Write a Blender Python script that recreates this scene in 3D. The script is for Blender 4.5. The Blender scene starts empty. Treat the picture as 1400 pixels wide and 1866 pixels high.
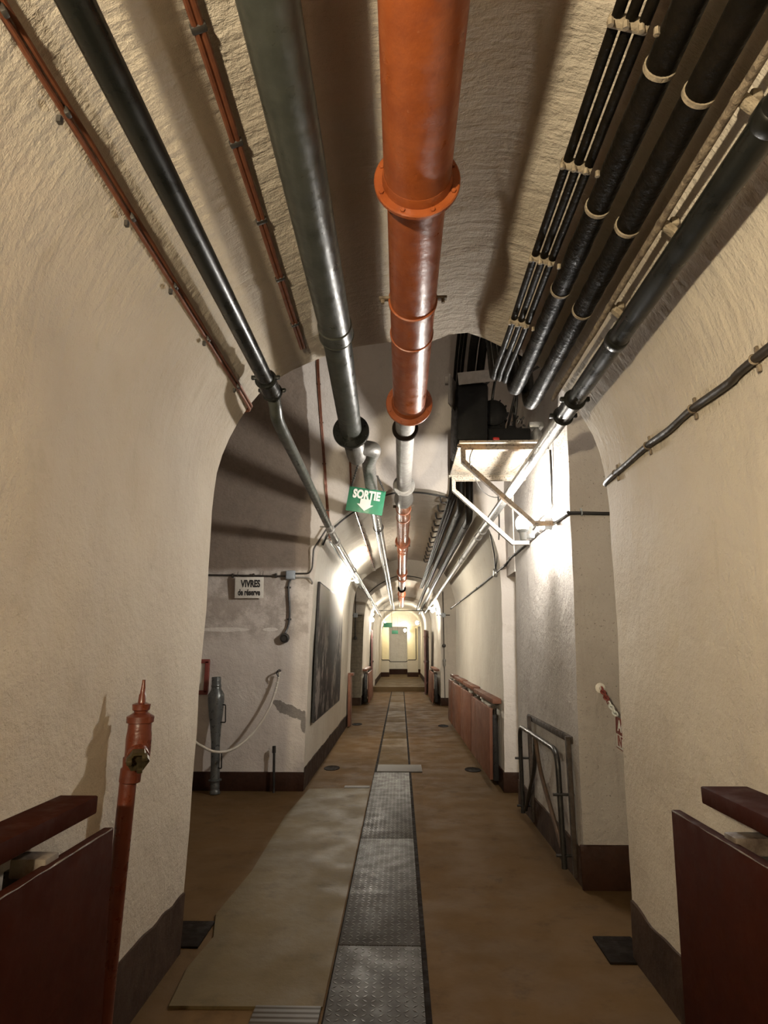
import bpy, bmesh, math, random
from mathutils import Vector, Matrix, noise, Quaternion
random.seed(7)
S = bpy.context.scene
C = S.collection
PI = math.pi

# ------------------------------------------------------------------ survey: camera and sight lines
FPX, EYE = 1120.0, 1.5
VPX, VPY = 730.0, 1180.0
PITCH = math.atan((VPY-933)/FPX)
YAW = -math.atan((VPX-700)*math.cos(PITCH)/FPX)
_f = Vector((math.sin(YAW)*math.cos(PITCH), math.cos(YAW)*math.cos(PITCH), math.sin(PITCH)))
_r = Vector((math.cos(YAW), -math.sin(YAW), 0))
_u = _r.cross(_f)
def ray(px, py): return _f + _r*((px-700)/FPX) - _u*((py-933)/FPX)
def on_x(px, py, x): d = ray(px, py); k = x/d.x; return Vector((x, d.y*k, EYE+d.z*k))
def on_y(px, py, y): d = ray(px, py); k = y/d.y; return Vector((d.x*k, y, EYE+d.z*k))
def on_z(px, py, z): d = ray(px, py); k = (z-EYE)/d.z; return Vector((d.x*k, d.y*k, z))

# ------------------------------------------------------------------ materials
class N:
    def __init__(s, name):
        s.m = bpy.data.materials.new(name); s.m.use_nodes = True
        s.t = s.m.node_tree; s.b = s.t.nodes['Principled BSDF']; s.co = None
    def n(s, t, **k):
        x = s.t.nodes.new(t)
        for a, v in k.items(): setattr(x, a, v)
        return x
    def l(s, a, b): s.t.links.new(a, b)
    def coord(s):
        if not s.co: s.co = s.n('ShaderNodeTexCoord').outputs['Object']
        return s.co
    def scaled(s, sc):
        m = s.n('ShaderNodeMapping'); m.inputs['Scale'].default_value = sc
        s.l(s.coord(), m.inputs['Vector']); return m.outputs[0]
    def noise(s, scale, detail=3, rough=.55, vec=None):
        x = s.n('ShaderNodeTexNoise'); x.inputs['Scale'].default_value = scale
        x.inputs['Detail'].default_value = detail; x.inputs['Roughness'].default_value = rough
        s.l(vec or s.coord(), x.inputs['Vector']); return x.outputs['Fac']
    def ramp(s, fac, a, b, lo=0., hi=1.):
        x = s.n('ShaderNodeMapRange', interpolation_type='SMOOTHSTEP'); x.inputs[1].default_value = a; x.inputs[2].default_value = b
        x.inputs[3].default_value = lo; x.inputs[4].default_value = hi
        s.l(fac, x.inputs[0]); return x.outputs[0]
    def math(s, op, a, b=None, c=None):
        x = s.n('ShaderNodeMath', operation=op)
        for i, v in enumerate((a, b, c)):
            if v is None: continue
            if isinstance(v, (int, float)): x.inputs[i].default_value = v
            else: s.l(v, x.inputs[i])
        return x.outputs[0]
    def mix(s, fac, a, b):
        x = s.n('ShaderNodeMix', data_type='RGBA')
        if isinstance(fac, (int, float)): x.inputs[0].default_value = fac
        else: s.l(fac, x.inputs[0])
        for i, v in ((6, a), (7, b)):
            if isinstance(v, tuple): x.inputs[i].default_value = (*v, 1)
            else: s.l(v, x.inputs[i])
        return x.outputs[2]
    def bump(s, h, strength, dist=.01, prev=None):
        x = s.n('ShaderNodeBump'); x.inputs['Strength'].default_value = strength; x.inputs['Distance'].default_value = dist
        s.l(h, x.inputs['Height'])
        if prev: s.l(prev, x.inputs['Normal'])
        return x.outputs[0]
    def xyz(s):
        x = s.n('ShaderNodeSeparateXYZ'); s.l(s.coord(), x.inputs[0]); return x.outputs
    def done(s, col=None, rough=.6, metal=0., normal=None, spec=None):
        if col is not None:
            if isinstance(col, tuple): s.b.inputs['Base Color'].default_value = (*col, 1)
            else: s.l(col, s.b.inputs['Base Color'])
        if isinstance(rough, (int, float)): s.b.inputs['Roughness'].default_value = rough
        else: s.l(rough, s.b.inputs['Roughness'])
        s.b.inputs['Metallic'].default_value = metal
        if spec is not None: s.b.inputs['Specular IOR Level'].default_value = spec
        if normal: s.l(normal, s.b.inputs['Normal'])
        return s.m

def plaster(name, base, stain, dark, speck=0., rough=.75, bump=1., extra=None, ridge=0.):
    k = N(name)
    a = k.noise(.9, 5, .6); b = k.noise(7, 4, .6); c = k.noise(55, 4, .65)
    streak = k.noise(1., 4, .6, k.scaled((9, 9, .8)))
    col = k.mix(k.ramp(a, .38, .68), base, stain)
    col = k.mix(k.math('MULTIPLY', k.ramp(streak, .56, .78), .45), col, dark)
    col = k.mix(k.math('MULTIPLY', k.ramp(b, .60, .75), .3), col, dark)
    if speck: col = k.mix(k.math('MULTIPLY', k.ramp(c, .62, .72), speck), col, (.06, .05, .04))
    if extra: col = extra(k, col)
    nb = k.bump(k.noise(3.2, 3), .4*bump, .05)
    nb = k.bump(b, .45*bump, .03, nb)
    if ridge: nb = k.bump(k.noise(1., 4, .6, k.scaled((5, 26, 5))), .8*ridge, .03, nb)
    nb = k.bump(k.noise(30, 5, .75), .6*bump, .016, nb)
    nb = k.bump(c, .4*bump, .005, nb)
    return k.done(col, rough, 0, nb, .2)

def ellipse_mask(k, cx, cz, rx, rz, ang, wob=.5, sc=9):
    x, y, z = k.xyz()
    dx = k.math('SUBTRACT', x, cx); dz = k.math('SUBTRACT', z, cz)
    ca, sa = math.cos(ang), math.sin(ang)
    u = k.math('DIVIDE', k.math('ADD', k.math('MULTIPLY', dx, ca), k.math('MULTIPLY', dz, sa)), rx)
    v = k.math('DIVIDE', k.math('SUBTRACT', k.math('MULTIPLY', dz, ca), k.math('MULTIPLY', dx, sa)), rz)
    d = k.math('ADD', k.math('MULTIPLY', u, u), k.math('MULTIPLY', v, v))
    d = k.math('ADD', d, k.math('MULTIPLY', k.math('SUBTRACT', k.noise(sc, 4, .65), .5), wob*3.2))
    return k.ramp(d, .92, 1.0, 1., 0.)

def niche_extra(k, col):
    x, y, z = k.xyz()
    w = k.math('MULTIPLY', k.math('SUBTRACT', k.noise(6, 4), .5), .05)
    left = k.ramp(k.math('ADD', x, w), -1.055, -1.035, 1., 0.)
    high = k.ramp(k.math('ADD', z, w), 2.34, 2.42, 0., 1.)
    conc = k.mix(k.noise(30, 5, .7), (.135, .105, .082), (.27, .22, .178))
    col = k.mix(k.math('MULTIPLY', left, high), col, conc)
    low = k.math('MULTIPLY', left, k.ramp(z, 1.45, 1.72, 0., 1.))
    col = k.mix(k.math('MULTIPLY', k.math('MULTIPLY', low, k.ramp(k.noise(5, 5, .7), .35, .6)), .55), col, (.24, .19, .15))
    raw = k.mix(k.noise(60, 4, .7), (.12, .105, .09), (.30, .27, .24))
    m = k.math('MAXIMUM', ellipse_mask(k, -1.24, .83, .21, .06, -.42, .7, 11), ellipse_mask(k, -1.06, .70, .04, .12, .0, .6, 12))
    m = k.math('MULTIPLY', m, left)
    col = k.mix(m, col, raw)
    lime = k.math('MAXIMUM', ellipse_mask(k, -2.0, 1.70, .30, .025, 0., .35, 12), ellipse_mask(k, -1.47, 1.70, .09, .02, 0., .35, 14))
    col = k.mix(k.math('MULTIPLY', lime, .8), col, (.72, .68, .62))
    return k.mix(k.math('MULTIPLY', ellipse_mask(k, -1.40, .3, .07, .22, 0., .3, 9), .8), col, (.55, .5, .45))

M = {}
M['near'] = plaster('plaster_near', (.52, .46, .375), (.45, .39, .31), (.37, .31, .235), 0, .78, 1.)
M['vault'] = plaster('plaster_vault', (.52, .46, .375), (.45, .39, .31), (.37, .31, .235), 0, .78, 1., None, .5)
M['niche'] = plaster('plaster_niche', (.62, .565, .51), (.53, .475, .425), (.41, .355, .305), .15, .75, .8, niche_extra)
M['pier'] = plaster('plaster_pier', (.42, .385, .345), (.34, .305, .27), (.24, .21, .18), .75, .75, 1.2)
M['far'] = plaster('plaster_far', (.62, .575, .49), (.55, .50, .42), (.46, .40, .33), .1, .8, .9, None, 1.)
def _stone(k, col):
    x, y, z = k.xyz()
    br = k.n('ShaderNodeTexBrick'); br.inputs['Scale'].default_value = 1.6
    mp = k.n('ShaderNodeCombineXYZ'); k.l(x, mp.inputs[0]); k.l(z, mp.inputs[1]); k.l(mp.outputs[0], br.inputs['Vector'])
    br.inputs['Mortar Size'].default_value = .015
    low = k.ramp(z, 2.35, 2.45, 1., 0.); lft = k.ramp(x, -.98, -.95, 1., 0.)
    st = k.mix(k.noise(14, 4), (.10, .085, .06), (.24, .205, .155))
    st = k.mix(k.math('MULTIPLY', br.outputs['Fac'], .3), st, (.06, .05, .04))
    return k.mix(k.math('MULTIPLY', low, lft), col, st)
M['stone'] = plaster('plaster_and_stone', (.54, .49, .43), (.46, .42, .37), (.36, .32, .27), .2, .75, 1., _stone)
M['ochre'] = plaster('plaster_ochre', (.72, .66, .46), (.68, .60, .40), (.56, .5, .35), 0, .7, .7, lambda k, c: k.mix(k.ramp(k.xyz()[2], .90, .93, 1., 0.), c, (.60, .56, .48)))

def paint(name, col, col2, rough=.4, bump=.25, metal=0., chips=None, sc=14, spec=None):
    k = N(name)
    c = k.mix(k.ramp(k.noise(sc, 5, .65), .3, .75), col, col2)
    if chips: c = k.mix(k.ramp(k.noise(38, 5, .7), .69, .73), c, chips)
    r = k.ramp(k.noise(sc*1.7, 4), .3, .7, rough*.75, min(1, rough*1.3))
    nb = k.bump(k.noise(sc*2.2, 4), bump, .008); nb = k.bump(k.noise(130, 3), bump*.5, .002, nb)
    return k.done(c, r, metal, nb, spec)
M['base'] = paint('baseboard_paint', (.034, .0135, .007), (.024, .0095, .005), .6, .4, 0, (.10, .075, .055), 14, .15)
M['base_worn'] = paint('baseboard_worn', (.055, .033, .022), (.028, .0155, .010), .85, .8, 0, (.11, .085, .065), 5, .12)
M['orange'] = paint('orange_lead_paint', (.27, .068, .0165), (.20, .046, .012), .36, .3, 0, (.33, .15, .08), 9)
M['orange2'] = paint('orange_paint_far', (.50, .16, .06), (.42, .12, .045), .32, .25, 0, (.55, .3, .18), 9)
M['grey'] = paint('grey_pipe_paint', (.050, .053, .044), (.032, .035, .029), .36, .22, .1, (.09, .08, .065), 9, .45)
M['silver'] = paint('galvanised_steel', (.42, .42, .40), (.30, .30, .285), .35, .3, .75, None, 20)
M['dullgrey'] = paint('dull_zinc', (.30, .285, .26), (.23, .215, .195), .5, .35, .3, (.4, .37, .33), 16)
M['black'] = paint('black_pipe_paint', (.010, .0105, .0085), (.006, .0065, .0055), .3, .08, 0, None, 6, .3)
M['tar'] = paint('tarred_wrap', (.005, .0042, .003), (.010, .0075, .005), .42, .45, 0, None, 22, .05)
M['ring'] = paint('chalky_joint', (.30, .25, .175), (.15, .115, .075), .85, .9, 0, (.05, .04, .03), 25)
M['rust'] = paint('rusty_conduit', (.24, .19, .13), (.075, .052, .034), .85, 1., 0, (.03, .025, .02), 26)
M['cable'] = paint('black_rubber', (.012, .011, .010), (.02, .018, .016), .42, .2)
M['browncable'] = paint('brown_rubber', (.035, .028, .022), (.02, .016, .013), .45, .2)
M['copper'] = paint('copper_sheath', (.19, .066, .030), (.12, .04, .02), .4, .2, .3)
M['clip'] = paint('dark_clip', (.02, .017, .014), (.035, .03, .025), .5, .3)
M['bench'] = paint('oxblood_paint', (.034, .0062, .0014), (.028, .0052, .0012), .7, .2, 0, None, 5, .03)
M['bench_far'] = paint('oxblood_paint_far', (.17, .073, .042), (.125, .05, .03), .5, .2, 0, None, 4, .25)  # lighter, browner mix for the farther boards
M['bench_edge'] = paint('worn_wood', (.16, .13, .10), (.05, .03, .02), .7, .5)
M['hydrant'] = paint('red_lead_paint', (.10, .022, .009), (.072, .0155, .0065), .32, .3, 0, None, 12)
M['brass'] = paint('tarnished_brass', (.11, .085, .04), (.06, .045, .025), .4, .4, .7)
M['hole'] = paint('dark_hole_and_iron', (.010, .007, .005), (.016, .011, .008), .9, .4, 0, None, 14, .05)
M['rustdark'] = paint('dark_rust', (.055, .038, .026), (.02, .014, .010), .8, .9)
M['white'] = paint('white_board', (.66, .63, .56), (.6, .56, .49), .55, .15)
M['ink'] = paint('black_ink', (.02, .018, .017), (.03, .027, .025), .6, .1)
M['green'] = paint('green_sign', (.025, .165, .085), (.03, .18, .10), .4, .08)
M['signwhite'] = paint('sign_white', (.66, .68, .63), (.6, .62, .58), .5, .05)
M['red'] = paint('red_sign', (.17, .035, .024), (.2, .04, .03), .5, .1)
M['bluegrey'] = paint('plastic_grey', (.34, .37, .40), (.30, .33, .36), .5, .1)
M['hose'] = paint('cream_hose', (.46, .42, .35), (.40, .36, .29), .5, .1)
M['nozzle'] = paint('gunmetal', (.135, .14, .135), (.09, .093, .09), .33, .2, .55, None, 16)
M['steel'] = paint('dark_steel', (.03, .028, .026), (.05, .045, .04), .34, .3, .5)
M['brownsteel'] = paint('brown_steel', (.10, .06, .035), (.06, .038, .025), .4, .3, .2)
M['machine'] = paint('black_enamel', (.006, .006, .0055), (.009, .0085, .008), .5, .1, 0, None, 14, .1)
M['card'] = paint('grey_card', (.25, .225, .20), (.2, .18, .16), .8, .2)
M['redknob'] = paint('red_plastic', (.45, .03, .02), (.4, .025, .02), .4, .05)
M['doorwood'] = paint('maroon_door', (.13, .058, .05), (.09, .04, .035), .5, .3, 0, None, 6)
def speckle(name, base, dark, amt):
    k = N(name); c = k.mix(k.math('MULTIPLY', k.ramp(k.noise(70, 3, .6, k.scaled((1, .6, 1))), .54, .60), amt), base, dark)
    c = k.mix(k.math('MULTIPLY', k.ramp(k.noise(5, 3), .55, .7), .35), c, (.45, .27, .12))
    return k.done(c, .6, 0, k.bump(k.noise(80, 3), .3, .003))
M['speck'] = speckle('peeling_white', (.26, .225, .175), (.08, .06, .045), .85)
M['speckdark'] = speckle('peeling_brown', (.19, .15, .11), (.05, .04, .03), .8)

def floor_mat(name, a, b, c, rough, spec=.4):
    k = N(name)
    col = k.mix(k.ramp(k.noise(.8, 6, .65), .33, .68), a, b)
    col = k.mix(k.math('MULTIPLY', k.ramp(k.noise(4.5, 5, .7), .52, .72), .6), col, c)
    nb = k.bump(k.noise(2.6, 4), .25, .03); nb = k.bump(k.noise(45, 4, .7), .25, .005, nb)
    return k.done(col, k.ramp(k.noise(3, 4), .3, .7, rough*.8, rough*1.15), 0, nb, spec)
M['floor'] = floor_mat('floor_cement', (.105, .062, .026), (.080, .047, .019), (.058, .034, .015), .85, .10)
M['slab'] = floor_mat('floor_worn_screed', (.105, .075, .034), (.08, .057, .026), (.055, .038, .017), .6, .09)
M['strip'] = floor_mat('drain_cover_cement', (.098, .064, .029), (.076, .049, .021), (.05, .033, .015), .75, .1)
M['zinc'] = paint('dark_zinc', (.15, .143, .13), (.11, .105, .095), .45, .35, .3, (.22, .2, .17), 16)
def checker_mat():
    k = N('checker_steel'); x, y, z = k.xyz()
    P = .036
    u = k.math('DIVIDE', x, P); v = k.math('DIVIDE', y, P)
    fu = k.math('SUBTRACT', k.math('FRACT', u), .5); fv = k.math('SUBTRACT', k.math('FRACT', v), .5)
    par = k.math('MODULO', k.math('ADD', k.math('ABSOLUTE', k.math('FLOOR', u)), k.math('ABSOLUTE', k.math('FLOOR', v))), 2.)
    a = k.math('MULTIPLY', k.math('ADD', fu, fv), .7071); b = k.math('MULTIPLY', k.math('SUBTRACT', fu, fv), .7071)
    aa = k.math('ABSOLUTE', a); bb = k.math('ABSOLUTE', b)
    l1 = k.math('ADD', k.math('DIVIDE', aa, .56), k.math('DIVIDE', bb, .17))
    l2 = k.math('ADD', k.math('DIVIDE', bb, .56), k.math('DIVIDE', aa, .17))
    mx = k.n('ShaderNodeMix'); k.l(par, mx.inputs[0]); k.l(l1, mx.inputs[2]); k.l(l2, mx.inputs[3])
    h = k.ramp(mx.outputs[0], .45, 1.0, 1., 0.)
    col = k.mix(k.ramp(k.noise(6, 5, .7), .3, .7), (.016, .011, .0065), (.026, .0185, .0115))
    col = k.mix(k.math('MULTIPLY', h, .5), col, (.055, .043, .03))
    nb = k.bump(h, 1., .010); nb = k.bump(k.noise(60, 4), .2, .003, nb)
    return k.done(col, k.math('SUBTRACT', k.ramp(k.noise(9, 3), .3, .7, .5, .68), k.math('MULTIPLY', h, .25)), .3, nb, .3)
M['checker'] = checker_mat()
def ribbed_mat():
    k = N('ribbed_cast_iron'); x, y, z = k.xyz()
    w = k.math('SINE', k.math('MULTIPLY', y, 2*PI/.035))
    return k.done(k.mix(k.noise(20), (.035, .025, .016), (.05, .038, .025)), .6, .15, k.bump(w, .45, .006))
M['ribbed'] = ribbed_mat()
def poster_mat():
    k = N('grey_photo_print'); x, y, z = k.xyz()
    col = k.mix(k.ramp(z, .95, 1.95, 0., 1.), (.035, .030, .028), (.58, .53, .46))
    fig = k.noise(1., 5, .7, k.scaled((1, 2.6, 1.6)))
    col = k.mix(k.math('MULTIPLY', k.ramp(fig, .5, .6), k.ramp(z, .7, 1.6, .55, .0)), col, (.33, .29, .26))
    col = k.mix(k.math('MULTIPLY', k.ramp(k.noise(1., 4, .6, k.scaled((1, 7, 5))), .55, .63), k.ramp(z, .7, 1.35, .6, .0)), col, (.015, .013, .012))
    return k.done(col, .75, 0, k.bump(k.noise(12, 2), .1, .004), .15)
M['poster'] = poster_mat()
def emit(name, col, s):
    k = N(name); k.b.inputs['Base Color'].default_value = (*col, 1)
    k.b.inputs['Emission Color'].default_value = (*col, 1); k.b.inputs['Emission Strength'].default_value = s
    return k.m

# ------------------------------------------------------------------ mesh helpers
def newbm(): return bmesh.new()
def box(bm, c, s, rot=None, bev=0.):
    t = bmesh.new(); bmesh.ops.create_cube(t, size=1)
    bmesh.ops.scale(t, vec=Vector(s), verts=t.verts)
    if bev: bmesh.ops.bevel(t, geom=t.edges[:], offset=bev, segments=2, affect='EDGES', profile=.5)
    m = Matrix.Translation(Vector(c)) @ (rot.to_4x4() if rot else Matrix())
    bmesh.ops.transform(t, matrix=m, verts=t.verts)
    me = bpy.data.meshes.new('t'); t.to_mesh(me); t.free(); bm.from_mesh(me); bpy.data.meshes.remove(me)
    return bm
def rings(bm, rs, cap=True):
    rows = [[bm.verts.new(p) for p in r] for r in rs]
    n = len(rows[0])
    for a, b in zip(rows, rows[1:]):
        for i in range(n):
            bm.faces.new((a[i], a[(i+1) % n], b[(i+1) % n], b[i]))
    if cap:
        bm.faces.new(rows[0][::-1]); bm.faces.new(rows[-1])
    return bm
def basis(d):
    d = Vector(d).normalized()
    up = Vector((0, 0, 1)) if abs(d.z) < .95 else Vector((1, 0, 0))
    a = d.cross(up).normalized(); return a, a.cross(d).normalized(), d
def lathe(bm, p, d, prof, n=24):
    a, b, d = basis(d); p = Vector(p)
    return rings(bm, [[p+d*t+(a*math.cos(2*PI*i/n)+b*math.sin(2*PI*i/n))*r for i in range(n)] for t, r in prof])
def smooth_path(pts, k=6):
    pts = [Vector(p) for p in pts]
    if len(pts) < 3: return pts
    out = []
    for i in range(len(pts)-1):
        p0 = pts[max(i-1, 0)]; p1 = pts[i]; p2 = pts[i+1]; p3 = pts[min(i+2, len(pts)-1)]
        for j in range(k):
            t = j/k
            out.append(.5*((2*p1)+(p2-p0)*t+(2*p0-5*p1+4*p2-p3)*t*t+(3*p1-p0-3*p2+p3)*t**3))
    out.append(pts[-1]); return out
def fillet(pts, r, k=5):
    pts = [Vector(p) for p in pts]; out = [pts[0]]
    for a, b, c in zip(pts, pts[1:], pts[2:]):
        u = (a-b); v = (c-b); q = min(r, u.length*.48, v.length*.48)
        s = b+u.normalized()*q; e = b+v.normalized()*q
        for j in range(k+1):
            t = j/k; out.append(s*(1-t)**2+b*2*t*(1-t)+e*t*t)
    out.append(pts[-1]); return out
def tube(bm, pts, r, n=12, cap=True, wob=0.):
    pts = [Vector(p) for p in pts]
    a, b, d = basis(pts[1]-pts[0]); rs = []
    for i, p in enumerate(pts):
        t = (pts[min(i+1, len(pts)-1)]-pts[max(i-1, 0)]).normalized()
        q = d.rotation_difference(t); a = q @ a; b = q @ b; d = t
        rr = r[i] if isinstance(r, list) else r
        if wob: rr *= 1+wob*noise.noise(p*23)
        rs.append([p+(a*math.cos(2*PI*j/n)+b*math.sin(2*PI*j/n))*rr for j in range(n)])
    return rings(bm, rs, cap)
def line(a, b, step):
    a = Vector(a); b = Vector(b); n = max(1, int((b-a).length/step))
    return [a.lerp(b, i/n) for i in range(n+1)]
def strip(bm, pts, normal, w, th):
    """flat bar following pts, width w across (along normal), thickness th in the bend plane"""
    pts = [Vector(p) for p in pts]; nrm = Vector(normal).normalized(); rs = []
    for i, p in enumerate(pts):
        if i == 0: s = nrm.cross(pts[1]-p).normalized(); k = 1
        elif i == len(pts)-1: s = nrm.cross(p-pts[i-1]).normalized(); k = 1
        else:
            s1 = nrm.cross(p-pts[i-1]).normalized(); s2 = nrm.cross(pts[i+1]-p).normalized()
            s = (s1+s2).normalized(); k = 1/max(.3, s.dot(s1))
        rs.append([p+nrm*w/2+s*th/2*k, p-nrm*w/2+s*th/2*k, p-nrm*w/2-s*th/2*k, p+nrm*w/2-s*th/2*k])
    return rings(bm, rs)
def ring(bm, c, d, r, tr, n=20, m=6, arc=(0, 2*PI)):
    a, b, d = basis(d); c = Vector(c); rows = []
    full = abs(arc[1]-arc[0]-2*PI) < 1e-6
    K = n if full else n+1
    for i in range(K):
        th = arc[0]+(arc[1]-arc[0])*i/n; e = a*math.cos(th)+b*math.sin(th)
        rows.append([bm.verts.new(c+e*(r+tr*math.cos(2*PI*j/m))+d*tr*math.sin(2*PI*j/m)) for j in range(m)])
    for i in range(n if full else n):
        A = rows[i]; B = rows[(i+1) % K]
        for j in range(m): bm.faces.new((A[j], A[(j+1) % m], B[(j+1) % m], B[j]))
    if not full: bm.faces.new(rows[0]); bm.faces.new(rows[-1][::-1])
    return bm
def text_bm(bm, s, size, mat4, bold=.0, depth=.002, sx=1., align='CENTER'):
    cu = bpy.data.curves.new('t', 'FONT'); cu.body = s; cu.size = size; cu.extrude = depth; cu.offset = bold
    cu.align_x = align; cu.align_y = 'CENTER'; cu.resolution_u = 4
    o = bpy.data.objects.new('t', cu); C.objects.link(o)
    dg = bpy.context.evaluated_depsgraph_get(); me = bpy.data.meshes.new_from_object(o.evaluated_get(dg))
    me.transform(mat4 @ Matrix.Diagonal((sx, 1, 1, 1))); bm.from_mesh(me)
    bpy.data.objects.remove(o); bpy.data.curves.remove(cu); bpy.data.meshes.remove(me); return bm

def root_loc(o):
    while o.parent: o = o.parent
    return Vector(o.location)
def obj(name, bm, mat, parent=None, sharp=.7, fixn=True, label=None):
    if fixn: bmesh.ops.recalc_face_normals(bm, faces=bm.faces)
    if parent: bmesh.ops.translate(bm, vec=-root_loc(parent), verts=bm.verts)
    me = bpy.data.meshes.new(name); bm.to_mesh(me); bm.free()
    for p in me.polygons: p.use_smooth = True
    me.set_sharp_from_angle(angle=sharp)
    me.materials.append(mat if not isinstance(mat, str) else M[mat])
    o = bpy.data.objects.new(name, me); C.objects.link(o)
    if parent: o.parent = parent
    if label: o['label'] = label
    return o
def thing(name, label, cat, loc, group=None):
    o = bpy.data.objects.new(name, None); C.objects.link(o); o.location = loc; o.empty_display_size = .1
    return tag(o, label, cat, group)
def tag(o, label, cat, group=None):
    o['label'] = label; o['category'] = cat
    if group: o['group'] = group
    return o
def struct(name, bm, mat, label=None, cat=None, fixn=True, sharp=.7):
    o = obj(name, bm, mat, None, sharp, fixn); o['kind'] = 'structure'
    if label: o['label'] = label
    if cat: o['category'] = cat
    return o

# ------------------------------------------------------------------ gallery shell
PN = [(-1.125, 0), (-1.12, .24), (-1.10, 1.29), (-1.09, 2.05), (-1.085, 2.38), (-1.05, 2.62), (-.92, 2.91), (-.76, 3.10), (-.53, 3.23), (-.29, 3.335), (0, 3.37),
      (.21, 3.355), (.38, 3.385), (.68, 3.30), (.89, 3.13), (1.05, 2.91), (1.16, 2.68), (1.20, 2.43), (1.205, 2.05), (1.185, 1.44), (1.15, 0)]
P2 = [(-1.06, 0), (-1.03, 1.), (-1.0, 2.0), (-.985, 2.33), (-.94, 2.62), (-.83, 2.85), (-.57, 3.08), (-.18, 3.29), (.1, 3.33), (.4, 3.30), (.66, 3.22), (.94, 3.0),
      (1.09, 2.7), (1.15, 2.35), (1.14, 1.5), (1.10, 0)]
P3 = [(x*(1. if x < 0 else .96), z) for x, z in P2]
P4 = [(x*.86-.02, .155+(z-.0)*.92 if z > 0 else .155) for x, z in P2]
def resample(P, n=72):
    q = smooth_path([(x, 0, z) for x, z in P], 12)
    d = [0]
    for a, b in zip(q, q[1:]): d.append(d[-1]+(b-a).length)
    out = []; j = 0
    for i in range(n+1):
        s = d[-1]*i/n
        while j < len(d)-2 and d[j+1] < s: j += 1
        t = (s-d[j])/max(1e-9, d[j+1]-d[j]); v = q[j].lerp(q[j+1], t); out.append((v.x, v.z))
    return out
def prof_at(P, ratio, inset=0.):
    """where the sight line X/(Z-EYE)=ratio meets the vault"""
    q = resample(P, 400); best = min(q, key=lambda v: abs(v[0]-ratio*(v[1]-EYE)) if v[1] > EYE+.2 else 9)
    l = math.hypot(best[0], best[1]-EYE); k = 1-inset/l
    return best[0]*k, EYE+(best[1]-EYE)*k
def wall_x(P, z, side):
    q = [v for v in resample(P, 400) if (v[0] < 0) == (side < 0)]
    return min(q, key=lambda v: abs(v[1]-z))[0]

SPRING = 2.9
def barrel_y(y0, y1, s, far):
    """arc length s up a cross vault -> (y, z)"""
    c = (y0+y1)/2; R = (y1-y0)/2
    if s < SPRING: return (y1 if far else y0), s
    th = min(PI/2, (s-SPRING)/R); return c+(R if far else -R)*math.cos(th), SPRING+R*math.sin(th)
def z_to_s(y0, y1, z):
    R = (y1-y0)/2
    return z if z < SPRING else SPRING+R*math.asin(min(1, (z-SPRING)/R))

def rough_pt(p, amp=.012):
    return amp*noise.noise(Vector(p)*1.7)+amp*.5*noise.noise(Vector(p)*5)
def vault(Q, ya, yb, names, mats, amp=.012, ystep=.12, y_fine=None, labels=None):
    """Q profile points; ya(i), yb(i) -> end y for point i.  split in wall, ceiling, wall"""
    n = len(Q)
    i1 = next(i for i, v in enumerate(Q) if v[1] > 2.35); i2 = n-1-next(i for i, v in enumerate(reversed(Q)) if v[1] > 2.35)
    cx, cz = 0., 1.6
    ye = max(yb(i) for i in range(n)); ys = min(ya(i) for i in range(n))
    K = max(2, int((ye-ys)/ystep)); rows = []
    for j in range(K+1):
        row = []
        for i, (x, z) in enumerate(Q):
            y = ya(i)+(yb(i)-ya(i))*j/K
            d = Vector((cx-x, 0, cz-z)).normalized()*(rough_pt((x, y, z), amp))
            if z < .02: d = Vector()
            row.append(Vector((x+d.x, y, z+d.z)))
        rows.append(row)
    for (a, b), nm, mt in zip(((0, i1), (i1, i2), (i2, n-1)), names, mats):
        bm = newbm(); vs = [[bm.verts.new(rows[j][i]) for i in range(a, b+1)] for j in range(K+1)]
        for j in range(K):
            for i in range(b-a): bm.faces.new((vs[j][i], vs[j][i+1], vs[j+1][i+1], vs[j+1][i]))
        struct(nm, bm, mt, fixn=False, sharp=1.2)
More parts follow.
